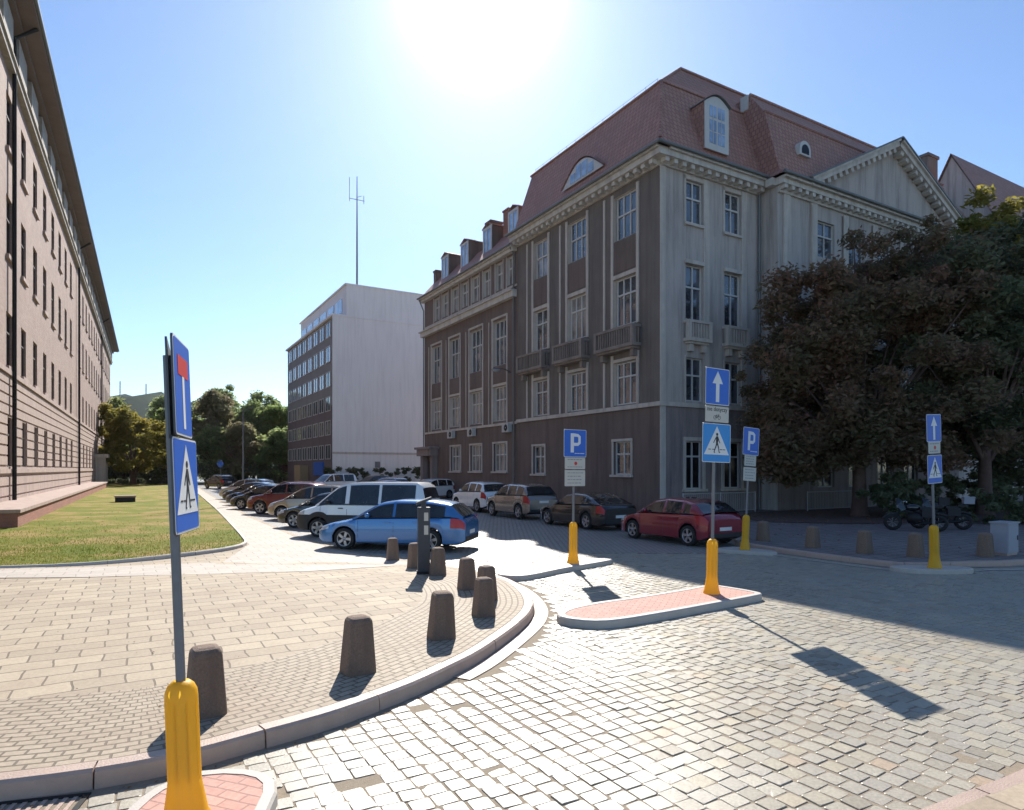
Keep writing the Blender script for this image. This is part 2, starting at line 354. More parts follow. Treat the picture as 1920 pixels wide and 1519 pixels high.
# ================================================================ GROUND
def pz(x, y):                       # pavement height: a step near the junction, flush at the car park
    t = max(0, min(1, (y-13.2)/4.0)); t = t*t*(3-2*t); return .14*(1-t)+.012*t
g = MB(); g.add([(-3000, -500, -.06), (3000, -500, -.06), (3000, 4000, -.06), (-3000, 4000, -.06)], [(0, 1, 2, 3)]); tag(g.build('ground', 'ground'), kind='structure')
KERB = catmull([(-16, 3.4), (-8, 3.9), (-5.2, 4.35), (-4.16, 4.57), (-3.69, 4.68), (-3.14, 4.87), (-2.73, 5.08), (-2.43, 5.31), (-2.12, 5.6), (-1.75, 5.94), (-1.45, 6.29), (-1.03, 6.87), (-.68, 7.5), (-.34, 8.21), (.14, 9.62), (.33, 10.44), (.38, 11.2), (.28, 12.18), (.01, 13.25), (-.42, 14.12)], .2)
PARK = [(-.9, 14.9), (-1.5, 15.7), (-2.82, 17.15), (-4.68, 18.98), (-7.0, 22.15), (-13.36, 33.22), (-26.88, 58.46), (-44.32, 91.35), (-62, 125)]
LAWN = [(-30, 14.6), (-16, 15.0), (-13.14, 15.1), (-12.15, 15.3), (-11.0, 15.6), (-10.05, 16.15), (-9.09, 17.5), (-8.54, 18.5), (-8.25, 19.4), (-8.35, 20.5), (-9.19, 22.3), (-11.25, 26.35), (-14.44, 32.57), (-19.04, 41.41), (-31.2, 64.42), (-45.37, 90.59), (-50, 100), (-68, 103)]
# road: one sheet of setts for everything beyond the modelled stones, the joints' bedding below the stones
road = [(-120, -40), (60, -40), (60, 60), (20, 60), (-100, 210), (-170, 210)]
fill('road', [(-16, -3), (-16, 2.8), (-4, 3.95), (16, 3.95), (16, -3)], .0, 'sett_far')
fill('road_bedding', [(-20, 3.9), (16, 3.9), (16, 18.6), (-3.0, 18.6), (-20, 18.6)], -.0055, 'joint', grid=1.0)
fill('far_road', [(-60, 18.6), (60, 18.6), (60, 60), (10, 150), (-160, 150)], .0, 'sett_far', grid=8)
fill('side_road', [(16, -3), (60, -3), (60, 18.6), (16, 18.6)], .0, 'sett_far')
# kerb stones
def kerb_run(name, line, w=.17, h=.14, mat='kerb', step=1.05, gap=.006, side=1, z0=-.02, zf=None, closed=False):
    inner = offset(line, w*side, closed); mb = MB(); n = len(line); acc_ = 0; start = 0
    segs = []
    for i in range(1, n):
        acc_ += (line[i]-line[i-1]).length
        if acc_ >= step or i == n-1: segs.append((start, i)); start = i; acc_ = 0
    for a, b in segs:
        dz = random.uniform(-.004, .004); shift = random.uniform(-.006, .006); vs = []; m = b-a+1
        for i in range(a, b+1):
            o_, q = line[i].copy(), inner[i].copy(); t = (line[min(b, i+1)]-line[max(a, i-1)]).normalized()
            if i == a: o_ += t*gap; q += t*gap
            if i == b: o_ -= t*gap; q -= t*gap
            nn = (q-o_).normalized(); hh = (zf(o_.x, o_.y) if zf else h)+dz; o_ = o_+nn*shift
            vs += [(o_.x, o_.y, z0), (o_.x+nn.x*.012, o_.y+nn.y*.012, hh-.025), (o_.x+nn.x*.035, o_.y+nn.y*.035, hh), (q.x, q.y, hh), (q.x, q.y, z0)]
        fs = [(5*i+k, 5*(i+1)+k, 5*(i+1)+k+1, 5*i+k+1) for i in range(m-1) for k in range(4)]
        fs += [(0, 1, 2, 3, 4), tuple(5*(m-1)+k for k in (4, 3, 2, 1, 0))]
        mb.add(vs, fs)
    return mb.build(name, mat)
tag(kerb_run('kerb', KERB, zf=lambda x, y: pz(x, y)+.006), kind='structure')
# gutter course that follows the corner
gl = [p for p in KERB if p.y > 7.4]
def ribbon(name, line, d0, d1, z, mat, uvs=True, kind='structure'):
    a, b = offset(line, d0), offset(line, d1); mb = MB(); L = [0]
    for i in range(1, len(line)): L.append(L[-1]+(line[i]-line[i-1]).length)
    n = len(line); zf = z if callable(z) else (lambda x, y: z)
    K = max(1, int(abs(d1-d0)/.5)); vs = []; 
    for i in range(n):
        for k in range(K+1):
            p = a[i].lerp(b[i], k/K); vs.append((p.x, p.y, zf(p.x, p.y)))
    fs = [(i*(K+1)+k, (i+1)*(K+1)+k, (i+1)*(K+1)+k+1, i*(K+1)+k+1) for i in range(n-1) for k in range(K)]
    mb.add(vs, fs); o = mb.build(name, mat, fix=False); me = o.data
    uv = me.uv_layers.new(name='UVMap')
    for lp in me.loops:
        i, k = divmod(lp.vertex_index, K+1); uv.data[lp.index].uv = (L[i], d0+(d1-d0)*k/K)
    bm = bmesh.new(); bm.from_mesh(me)
    for fc in bm.faces:
        if fc.normal.z < 0: fc.normal_flip()
    bm.to_mesh(me); bm.free()
    return tag(o, kind=kind)
ribbon('gutter', gl, -.23, -.01, .006, 'kerb')
inner = offset(KERB, .16)
# pavement of large slabs, then the band of small pavers along the kerb 4 mm above it
plaza = [(p.x, p.y) for p in inner]+PARK+[(-75, 125), (-60, 60), (-40, 25), (-40, 3)]
fill('pavement', plaza, pz, 'slab', grid=1.5)
ribbon('paver_band', KERB, .165, 1.95, lambda x, y: pz(x, y)+.005, 'paver')
# lighter path between lawn and cars
fill('path', [(-7.4, 16.6), (-9.9, 15.6), (-11, 15.2), (-13, 14.7), (-30, 14.2), (-30, 12.6), (-9, 13.6), (-4.6, 14.6), (-2.3, 16.2), (-4.9, 18.9), (-7.2, 22.1), (-13.6, 33.2), (-27.1, 58.4), (-44.5, 91.3), (-50, 101), (-31.2, 64.42), (-19.04, 41.41), (-11.25, 26.35), (-8.3, 20.5)], lambda x, y: pz(x, y)+.005, 'path', grid=1.5)
# lawn
def lz(x, y): return .085+.02*noise.noise((x*.5, y*.5, 0))
lawn_in = offset([Vector((*p, 0)) for p in LAWN], .1)
lawn_poly = [(p.x, p.y) for p in lawn_in]+[(-85, 103), (-60, 60), (-35, 20)]
fill('lawn', lawn_poly, lz, 'grass', grid=1.0, kind='structure')
tag(kerb_run('lawn_kerb', catmull(LAWN, .5), w=.1, h=.12, mat='kerb_white', step=1.0, side=1), kind='structure')
# grass blades in the near part of the lawn
mb = MB()
n = 0
while n < 16000:
    x = random.uniform(-22, -8.2); y = 15.1+abs(random.gauss(0, 1))*5
    if not inpoly(x, y, lawn_poly): continue
    z = lz(x, y); a = random.uniform(0, 6.28); h = random.uniform(.025, .07); w = random.uniform(.008, .02); l = random.uniform(-.03, .03)
    mb.add([(x-w*math.cos(a), y-w*math.sin(a), z-.02), (x+w*math.cos(a), y+w*math.sin(a), z-.02), (x+l, y+l*.6, z+h)], [(0, 1, 2)]); n += 1
tag(mb.build('grass_blades', leaf('grass_blade', [(0, (.10, .16, .015)), (.5, (.19, .22, .025)), (1, (.32, .26, .08))], .4, .4), fix=False), 'short dry green and yellow grass on the lawn', 'grass', kind='stuff')

# islands
def pinset(pts, d):
    P = [Vector((*p, 0)) for p in pts]; n = len(P); area = sum(P[i].x*P[(i+1) % n].y-P[(i+1) % n].x*P[i].y for i in range(n)); sg = 1 if area > 0 else -1; o = []
    for i in range(n):
        a = (P[i]-P[i-1]).normalized(); b = (P[(i+1) % n]-P[i]).normalized(); na = Vector((-a.y, a.x, 0))*sg; nb = Vector((-b.y, b.x, 0))*sg
        m = (na+nb); m = m/max(.3, m.dot(na)); o.append((P[i].x+m.x*d, P[i].y+m.y*d))
    return o
ISL = []
def island(name, pts, h, kmat, tmat, label, kw=.13, step=.15, kind='structure'):
    sm = catmull(pts, step, closed=True); pp = [(p.x, p.y) for p in sm]; ISL.append(pp)
    mb = MB(); q = pinset(pp, .015); q2 = pinset(pp, kw); n = len(pp)
    lv = [[(x, y, -.02) for x, y in pp], [(x, y, h-.02) for x, y in pinset(pp, .006)], [(x, y, h) for x, y in pinset(pp, .025)], [(x, y, h) for x, y in q2], [(x, y, h-.03) for x, y in q2]]
    for k in range(4): mb.add(lv[k]+lv[k+1], [(i, (i+1) % n, n+(i+1) % n, n+i) for i in range(n)])
    a = mb.build(name, kmat); tag(a, kind=kind)
    b = fill('paving', q2, h-.006, tmat, grid=.6); b.parent = a
    if 'kind' in b: del b['kind']
    return a
island('traffic_island', [(.70, 10.25), (.86, 9.93), (1.45, 9.80), (2.49, 10.40), (3.5, 11.1), (4.35, 11.70), (4.62, 12.0), (4.3, 12.55), (3.9, 12.85), (3.2, 12.35), (2.3, 11.72), (1.40, 11.15), (.90, 10.7)], .12, 'kerb_white', 'red_paver', '')
island('traffic_island', [(-.33, 14.3), (-.1, 14.0), (.35, 14.05), (1.25, 15.1), (2.45, 16.35), (2.5, 16.65), (2.1, 16.75), (1.0, 15.9), (.1, 15.0)], .11, 'kerb_white', 'kerb_white', '')
island('traffic_island', [(-2.62, 4.25), (-2.60, 4.7), (-2.38, 4.98), (-2.0, 5.0), (-1.74, 4.82), (-1.64, 4.4), (-1.62, 3.6), (-1.75, 3.2), (-2.4, 3.2), (-2.6, 3.6)], .10, 'kerb_white', 'red_paver', '', kw=.1)
island('traffic_island', [(5.9, 18.9), (6.4, 18.4), (7.25, 18.05), (7.45, 18.35), (7.2, 18.9), (6.6, 19.4)], .09, 'kerb_white', 'kerb_white', '')
island('traffic_island', [(8.95, 15.4), (9.3, 14.9), (10.3, 14.85), (10.7, 15.05), (10.6, 15.35), (9.6, 15.6)], .11, 'kerb_white', 'kerb_white', '')
# far pavement with its kerb
RK = catmull([(-52, 139), (-30, 101.8), (-10, 67.5), (.5, 49.5), (8*.75-2.2, 39.2-1.2), (4.4, 30.2-1.1), (7.2, 22.2), (7.05, 20.6), (7.42, 19.3), (8.29, 17.45), (9.07, 16.24), (9.52, 15.75), (10.2, 15.75), (11.34, 16.0), (12.9, 16.3), (17, 18.5), (30, 26.1), (60, 43.6)], .5)
RK = [p for p in RK]
tag(kerb_run('far_kerb', RK, w=.16, h=.13, side=1, mat='kerb'), kind='structure')
rin = offset(RK, .15)
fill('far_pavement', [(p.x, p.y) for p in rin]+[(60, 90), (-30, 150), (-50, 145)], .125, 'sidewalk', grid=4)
rkn = [p for p in RK if p.y < 20.5 and p.x < 13]
ribbon('gutter_line', rkn, -.62, -.5, .012, 'kerb_white'); ribbon('edge_line', rkn, -.14, -.02, .012, 'kerb')
fill('planting_bed', [(10.6, 28.0), (14, 27.0), (19, 27.5), (30, 33), (50, 45), (46, 50), (29, 44.0), (12.5, 34.0), (10.8, 31)], .15, 'soil', grid=1.2)
# bottom right pavement edge
brl = catmull([(2.2, 4.13), (3.04, 4.57), (3.99, 5.06), (5.5, 5.94), (9, 7.98)], .3)

tag(kerb_run('near_kerb', brl, side=-1, w=.14, h=.10, mat='kerb'), kind='structure')
fill('near_pavement', [(p.x, p.y) for p in offset(brl, -.13)]+[(9.5, 3), (2.3, 3)], .102, 'slab', grid=1.0)
# --- modelled granite setts
BRP = [(p.x, p.y) for p in offset(brl, .1)]+[(12, 3), (2, 3)]
PLZ = [(p.x, p.y) for p in offset(KERB, -.095)]+[(-1.5, 15.7), (-20, 16), (-20, 3)]
PLZ2 = [(p.x, p.y) for p in KERB]+[(-1.5, 15.7), (-2.82, 17.15), (-4.68, 18.98), (-20, 19), (-20, 3)]
RPOLY = [(p.x, p.y) for p in RK if p.y < 60]+[(60, 60), (0, 60)]
_g = [p for p in KERB if p.y > 7.4]
GUT = [(p.x, p.y) for p in _g]+[(p.x, p.y) for p in offset(_g, -.32)][::-1]
PATCH = [(-1.36, 4.78), (-1.33, 5.06), (-.98, 5.15), (-1.03, 4.9)]
GRATE = [(-3.75, 4.1), (-3.75, 4.72), (-3.1, 4.80), (-3.0, 4.1)]
vs = []; fs = []
px_, py_ = .182, .178
c0, s0 = math.cos(AU), math.sin(AU)
for i in range(-70, 130):
    off = random.uniform(-.08, .08); wcol = random.uniform(-.006, .006)
    for j in range(-10, 130):
        u = i*px_; w = j*py_+off+(py_/2 if i % 2 else 0)
        x = u*c0-w*s0; y = u*s0+w*c0
        if y < 3.85 or y > 18.6 or x < -6 or x > 15.6 or abs(x) > .92*y+2.2: continue
        # courses bend towards the kerb line near the corner
        x2 = x+.07*math.sin(y*.9+x*.5)+.03*math.sin(x*2.3); y2 = y+.06*math.sin(x*.8+1)+.03*math.sin(y*1.9)
        if inpoly(x2, y2, BRP) or inpoly(x2, y2, PLZ) or inpoly(x2, y2, PLZ2) or inpoly(x2, y2, RPOLY) or inpoly(x2, y2, PATCH) or inpoly(x2, y2, GRATE) or inpoly(x2, y2, GUT): continue
        if any(inpoly(x2, y2, p) for p in ISL): continue
        rough_ = 1.0 if x2 < 2.5+.25*y2 else .45
        hw = px_/2-.0028-.0018*rough_-random.random()*.006*rough_; hl = py_/2-.0028-.0018*rough_-random.random()*.008*rough_
        ang = AU+random.gauss(0, .035)*rough_+.07*math.cos(y*.9+x*.5)
        ca, sa = math.cos(ang), math.sin(ang); tz = random.gauss(0, .0016)*(.3+rough_); tx = random.gauss(0, .016)*rough_; ty = random.gauss(0, .016)*rough_
        o_ = len(vs); ring = []
        for lvl, (k, z) in enumerate(((1.0, -.03), (.99, -.003), (.955, .0))):
            for a, b in ((-1, -.78), (-.8, -1), (.78, -1), (1, -.8), (1, .78), (.8, 1), (-.78, 1), (-1, .8)):
                aa, bb = a, b
                if lvl < 2: aa = a*(1 if abs(a) > .9 else 1.12); bb = b*(1 if abs(b) > .9 else 1.12)
                lx, ly = aa*hw*k, bb*hl*k
                vs.append((x2+lx*ca-ly*sa, y2+lx*sa+ly*ca, z+tz+(lx*tx+ly*ty if lvl else 0)+(random.gauss(0, .0005) if lvl == 2 else 0)))
        vs.append((x2, y2, tz+.0002))
        for l in range(2):
            for k in range(8): fs.append((o_+l*8+k, o_+l*8+(k+1) % 8, o_+(l+1)*8+(k+1) % 8, o_+(l+1)*8+k))
        for k in range(8): fs.append((o_+16+k, o_+16+(k+1) % 8, o_+24))
mb = MB(); mb.v = vs; mb.f = fs; mb.m = [0]*len(fs); mb.sm = [False]*len(fs)
tag(mb.build('cobblestone_road', 'sett', fix=False), kind='structure')
# weeds and litter in the joints near the kerb
# storm drain
dr = thing('storm_drain', 'cast iron storm drain grate in the gutter at the bottom left corner', 'drain', (-3.38, 4.45, 0), R(14))
mb = MB(); mb.box(-.34, .34, -.3, -.26, -.02, .004); mb.box(-.34, .34, .26, .3, -.02, .004); mb.box(-.34, -.3, -.26, .26, -.02, .004); mb.box(.3, .34, -.26, .26, -.02, .004); mb.build('frame', 'iron', dr)
mb = MB()
for k in range(9): mb.box(-.28+k*.065, -.25+k*.065, -.26, .26, -.02, .001)
mb.build('grate', 'kerb', dr)
mb = MB(); mb.box(-.3, .3, -.26, .26, -.03, -.019); mb.build('pit', 'sign_black', dr)

# ================================================================ STREET FURNITURE
def superell(r, n=4, seg=28):
    o = []
    for k in range(seg):
        t = 2*math.pi*k/seg; c, s_ = math.cos(t), math.sin(t)
        o.append((r*math.copysign(abs(c)**(2/n), c), r*math.copysign(abs(s_)**(2/n), s_)))
    return o
def bollard_mesh():
    mb = MB(); lv = []
    for r, z in ((.175, -.02), (.172, .05), (.135, .55), (.128, .585), (.108, .612), (.07, .625), (.0, .628)):
        lv.append([(x, y, z) for x, y in superell(r, 5)])
    n = 28
    for k in range(len(lv)-1): mb.add(lv[k]+lv[k+1], [(i, (i+1) % n, n+(i+1) % n, n+i) for i in range(n)], 0, True)
    return mb
bspots = [(-2.84, 6.02, 'brown concrete bollard half hidden behind the nearest sign post'), (-1.72, 7.25, 'largest fully visible brown concrete bollard, standing alone left of the cobbles'),
          (-.95, 8.72, 'brown concrete bollard between the lone front one and the close pair'), (-.44, 10.02, 'front bollard of the close pair by the rounded kerb corner'),
          (-.44, 11.25, 'rear bollard of the close pair, partly hidden at the kerb corner'), (-.85, 12.25, 'brown bollard just left of the close pair at the corner'),
          (-1.60, 14.0, 'bollard standing right beside the dark parking meter'), (-2.3, 15.4, 'bollard just left of the dark parking meter, by the blue car'), (-3.12, 17.0, 'farthest small bollard in front of the blue car door')]
b0 = bollard_mesh().build('bollard', 'bollard'); first = True
for x, y, lb in bspots:
    o = b0 if first else b0.copy()
    if not first: COL.objects.link(o)
    first = False
    o.location = (x, y, pz(x, y)); o.rotation_euler = (random.gauss(0, .012), random.gauss(0, .012), AU+random.uniform(-.25, .1)); tag(o, lb, 'bollard', 'concrete bollards along the pavement edge')
    if y > 10: o.scale = (.93, .93, .95)
for x, y, lb in [(8.0, 20.7, 'shaded bollard just right of the far parking sign'), (8.75, 18.9, 'reddish bollard in shade left of the tree trunk'), (9.55, 17.6, 'reddish bollard in shade in front of the chestnut trunk'), (10.5, 16.9, 'shaded bollard just left of the right hand arrow sign'), (12.35, 16.95, 'wide bollard in shade beside the grey cabinet')]:
    o = b0.copy(); COL.objects.link(o); o.location = (x, y, .125); o.rotation_euler = (0, 0, AU+.1); tag(o, lb, 'bollard', 'bollards on the shaded pavement')
    o.scale = (1.05, 1.05, 1.0)
# signs -----------------------------------------------------------
def rrect(w, h, r=.03, seg=5):
    o = []
    for cx, cz, a0 in ((w/2-r, h/2-r, 0), (-w/2+r, h/2-r, 90), (-w/2+r, -h/2+r, 180), (w/2-r, -h/2+r, 270)):
        for k in range(seg+1): t = R(a0+90*k/seg); o.append((cx+r*math.cos(t), cz+r*math.sin(t)))
    return o
def flat(mb, pts, y, th=.002, mi=0):       # polygon in the xz plane, front at -y side
    n = len(pts); f = [(p[0], y-th, p[1]) for p in pts]; b = [(p[0], y, p[1]) for p in pts]
    mb.add(f+b, [tuple(range(n)), tuple(range(n, 2*n))[::-1]]+[(i, n+i, n+(i+1) % n, (i+1) % n) for i in range(n)], mi)
def stroke(mb, a, b, w, y, th=.002, w2=None):
    a = Vector(a); b = Vector(b); d = (b-a).normalized(); n = Vector((-d.y, d.x)); w2 = w if w2 is None else w2
    flat(mb, [tuple(a+n*w/2), tuple(a-n*w/2), tuple(b-n*w2/2), tuple(b+n*w2/2)], y, th)
def disc(mb, c, r, y, th=.002, seg=20): flat(mb, [(c[0]+r*math.cos(6.2832*k/seg), c[1]+r*math.sin(6.2832*k/seg)) for k in range(seg)], y, th)
def ring(mb, c, r, w, y, seg=24, th=.002):
    for k in range(seg):
        a, b = 6.2832*k/seg, 6.2832*(k+1)/seg
        flat(mb, [(c[0]+r*math.cos(a), c[1]+r*math.sin(a)), (c[0]+r*math.cos(b), c[1]+r*math.sin(b)), (c[0]+(r-w)*math.cos(b), c[1]+(r-w)*math.sin(b)), (c[0]+(r-w)*math.cos(a), c[1]+(r-w)*math.sin(a))], y, th)
def textmesh(txt, size, x, z, y, mat, parent, name='lettering'):
    cu = bpy.data.curves.new('t', 'FONT'); cu.body = txt; cu.size = size; cu.align_x = 'CENTER'; cu.extrude = .001; cu.resolution_u = 3
    t = bpy.data.objects.new('t', cu); COL.objects.link(t); dg = bpy.context.evaluated_depsgraph_get(); me = bpy.data.meshes.new_from_object(t.evaluated_get(dg))
    bpy.data.objects.remove(t); me.transform(Matrix.Translation((x, y-.002, z)) @ Matrix.Rotation(R(90), 4, 'X')); me.materials.clear(); me.materials.append(M[mat])
    o = bpy.data.objects.new(name, me); COL.objects.link(o); o.parent = parent; return o
def panel(root, name, kind, w, h, zc, y=-.045, col='sign_blue', flip=False):
    """sign plate facing local -y"""
    mb = MB(); flat(mb, rrect(w, h), y, .012, 0); p = mb.build(name, 'galv_dark', root)
    p.location = (0, 0, zc)
    yf = y-.0125
    if kind in ('arrow', 'cross', 'dead', 'P'):
        mb = MB(); flat(mb, rrect(w-.006, h-.006), yf, .002); mb.build('sign_face', 'sign_white', p)
        mb = MB(); flat(mb, rrect(w-.03, h-.03, .025), yf-.002, .002); mb.build('colour_field', col, p); yf -= .0045
    if kind == 'arrow':
        mb = MB(); s_ = h
        flat(mb, [(-.065*s_, -.42*s_), (.065*s_, -.42*s_), (.065*s_, .08*s_), (-.065*s_, .08*s_)], yf)
        flat(mb, [(-.2*s_, .08*s_), (.2*s_, .08*s_), (0, .42*s_)], yf); mb.build('arrow', 'sign_white', p)
    if kind == 'dead':
        mb = MB(); flat(mb, [(-.06*w, -.42*h), (.06*w, -.42*h), (.06*w, .12*h), (-.06*w, .12*h)], yf); mb.build('bar', 'sign_white', p)
        mb = MB(); flat(mb, [(-.3*w, .12*h), (.3*w, .12*h), (.3*w, .32*h), (-.3*w, .32*h)], yf); mb.build('red_bar', 'sign_red', p)
    if kind == 'cross':
        mb = MB(); flat(mb, [(-.44*w, -.3*h), (.44*w, -.3*h), (0, .43*h)], yf); mb.build('triangle', 'sign_white', p); yf -= .0025
        mb = MB(); q = lambda x, z: (x*h, z*h)
        disc(mb, q(.005, .22), .038*h, yf)
        flat(mb, [q(-.03, .17), q(.04, .175), q(.05, .05), q(.02, -.03), q(-.03, -.02)], yf)
        stroke(mb, q(.0, .0), q(-.045, -.12), .045*h, yf, w2=.035*h); stroke(mb, q(-.045, -.11), q(-.10, -.24), .035*h, yf, w2=.025*h); stroke(mb, q(-.10, -.24), q(-.06, -.245), .02*h, yf)
        stroke(mb, q(.015, .0), q(.06, -.11), .045*h, yf, w2=.035*h); stroke(mb, q(.06, -.10), q(.085, -.24), .035*h, yf, w2=.025*h); stroke(mb, q(.085, -.24), q(.125, -.235), .02*h, yf)
        stroke(mb, q(-.02, .15), q(-.085, .06), .026*h, yf); stroke(mb, q(-.085, .06), q(-.12, .0), .022*h, yf)
        stroke(mb, q(.035, .15), q(.08, .05), .026*h, yf); stroke(mb, q(.08, .05), q(.115, .0), .022*h, yf)
        mb.build('pedestrian_figure', 'sign_black', p)
        mb = MB()
        for a in (-.30, -.17, .11, .22): stroke(mb, q(a, -.165), q(a+.09, -.165), .018*h, yf)
        mb.build('crossing_marks', 'sign_black', p)
    if kind == 'P':
        mb = MB(); flat(mb, [(-.20*w, -.33*h), (-.06*w, -.33*h), (-.06*w, .36*h), (-.20*w, .36*h)], yf)
        flat(mb, [(-.06*w, .36*h), (-.06*w, .24*h), (.10*w, .24*h), (.13*w, .34*h)], yf); flat(mb, [(.13*w, .34*h), (.10*w, .24*h), (.135*w, .20*h), (.24*w, .26*h)], yf)
        flat(mb, [(.24*w, .26*h), (.135*w, .20*h), (.135*w, .06*h), (.24*w, 0)], yf); flat(mb, [(.24*w, 0), (.135*w, .06*h), (.10*w, .02*h), (.13*w, -.09*h)], yf)
        flat(mb, [(.13*w, -.09*h), (.10*w, .02*h), (-.06*w, .02*h), (-.06*w, -.09*h)], yf); mb.build('letter_p', 'sign_white', p)
        mb = MB(); [stroke(mb, (x0*w, -.36*h), (x1*w, -.36*h), .025*h, yf) for x0, x1 in ((-.02, .07), (.09, .2), (.22, .4))]; mb.build('small_marks', 'sign_white', p)
    if kind == 'plate_text':
        mb = MB(); flat(mb, rrect(w-.008, h-.008, .02), yf, .002); mb.build('sign_face', 'sign_plate', p)
        textmesh('nie dotyczy', .115, 0, .055, yf-.0025, 'sign_black', p)
        mb = MB(); y2 = yf-.0025; z = -.06
        ring(mb, (-.055, z), .038, .008, y2); ring(mb, (.055, z), .038, .008, y2)
        for a, b in (((-.055, z), (-.02, z+.045)), ((-.02, z+.045), (.035, z+.045)), ((.035, z+.045), (.055, z)), ((-.02, z+.045), (.0, z)), ((.0, z), (.035, z+.045)), ((-.055, z), (0, z)), ((.03, z+.06), (.055, z+.062))): stroke(mb, a, b, .008, y2)
        mb.build('bicycle_mark', 'sign_black', p)
    if kind == 'plate_lines':
        mb = MB(); flat(mb, rrect(w-.008, h-.008, .02), yf, .002); mb.build('sign_face', 'sign_plate', p)
        mb = MB(); rows = 4 if h > .3 else 2
        for r_ in range(rows):
            z = h*(.32-.62*r_/max(1, rows-1)); x = -w*.36
            while x < w*.3:
                l = random.uniform(.03, .09); stroke(mb, (x, z), (min(x+l, w*.4), z), .018, yf-.0025, .001); x += l+.02
        mb.build('small_marks', simple('faded_sign_print', (.25, .23, .24), .7) if 'faded_sign_print' not in MATS else MATS['faded_sign_print'], p)
        if rows == 2:
            mb = MB(); disc(mb, (.02, -.0), .045, yf-.004, .001, 14); mb.build('round_mark', 'sign_red', p)
    return p
def yellow_base(root, h=1.0):
    mb = MB(); prof = [(.150, 0), (.150, .03), (.135, .06), (.108, .24), (.101, .30)]
    prof += [(.101, .30+.01), (.1, .82)] + [(.1, .83), (.1, .88), (.096, .93), (.08, .97), (.055, .995), (.04, 1.0)]
    def fl(j, t): return (1-.16*max(0, math.cos(8*t))**4) if j in (5, 6, 7) else 1
    mb.lathe(prof, 64, fn=fl); return mb.build('yellow_base', 'yellow', root)
def pole(root, h, lean=0, r=.03):
    mb = MB(); mb.tube([(0, 0, .3), (0, 0, h)], r, 14); o = mb.build('pole', 'galv', root)
    mb = MB(); 
    return o
def clamp(root, z):
    mb = MB(); mb.lathe([(.036, -.02), (.042, -.02), (.042, .02), (.036, .02)], 16, c=(0, 0, z)); mb.box(-.1, .1, -.048, -.036, z-.018, z+.018); mb.build('bracket', 'galv_dark', root)
def signpost(name, label, loc, panels, top, lean=(0, 0), rz=AU, group='road signs on yellow bases'):
    t = thing(name, label, 'road sign', loc, rz, group); yellow_base(t); pole(t, top)
    t.rotation_euler = (lean[0], lean[1], rz)
    for nm, kind, w, h, zc, col in panels:
        panel(t, nm, kind, w, h, zc, col=col); clamp(t, zc)
    return t
signpost('road_sign', 'one way arrow sign over pedestrian crossing sign standing on the red central island', (3.68, 11.98, .115),
         [('arrow_panel', 'arrow', .63, .68, 3.81, 'sign_blue'), ('plate', 'plate_text', .62, .30, 3.30, 'sign_plate'), ('crossing_panel', 'cross', .74, .72, 2.77, 'sign_lightblue')], 4.13, lean=(0, R(1.4)))
signpost('road_sign', 'blue parking sign on the pale kerb island in the sun', (1.50, 15.95, .105),
         [('parking_panel', 'P', .68, .68, 2.93, 'sign_blue'), ('plate', 'plate_lines', .62, .29, 2.44, 'sign_plate'), ('plate', 'plate_lines', .62, .40, 2.08, 'sign_plate')], 3.25, lean=(0, R(.4)))
signpost('road_sign', 'blue parking sign in the shade behind the red car', (6.72, 18.75, .085),
         [('parking_panel', 'P', .68, .80, 3.13, 'sign_blue'), ('plate', 'plate_lines', .50, .34, 2.58, 'sign_plate'), ('plate', 'plate_lines', .55, .40, 2.18, 'sign_plate')], 3.5, lean=(0, R(3.6)))
signpost('road_sign', 'narrow looking one way and crossing sign in front of the dark tree on the right', (9.84, 15.12, .105),
         [('arrow_panel', 'arrow', .60, .64, 3.25, 'sign_blue'), ('plate', 'plate_lines', .50, .28, 2.80, 'sign_plate'), ('crossing_panel', 'cross', .60, .66, 2.30, 'sign_blue')], 3.5, lean=(0, R(-2.6)), rz=AU-.02)
# near left post, two-sided
t = thing('road_sign', 'nearest blue sign post seen edge on, with no through road and crossing panels', 'road sign', (-2.13, 4.25, .095), 0, 'road signs on yellow bases')
t.rotation_euler = (0, R(-2.3), 0)
yellow_base(t).scale = (1, 1, .925); pole(t, 3.05)
for nm, kind, w, h, zc, col in [('dead_end_panel', 'dead', .56, .64, 2.84, 'sign_blue'), ('crossing_panel', 'cross', .64, .62, 2.20, 'sign_blue')]:
    p = panel(t, nm, kind, w, h, zc, y=-.045, col=col); p.rotation_euler = (0, 0, R(107 if kind == 'dead' else 104))
    p.location = (0, .05, zc)
for w_, h_, z_, r_, x_ in ((.56, .64, 2.82, 115.5, -.03), (.60, .62, 2.19, 116.5, -.015)):
    p = panel(t, 'back_panel', 'none', w_, h_, z_, y=0); p.rotation_euler = (0, 0, R(r_)); p.location = (x_, .05, z_)
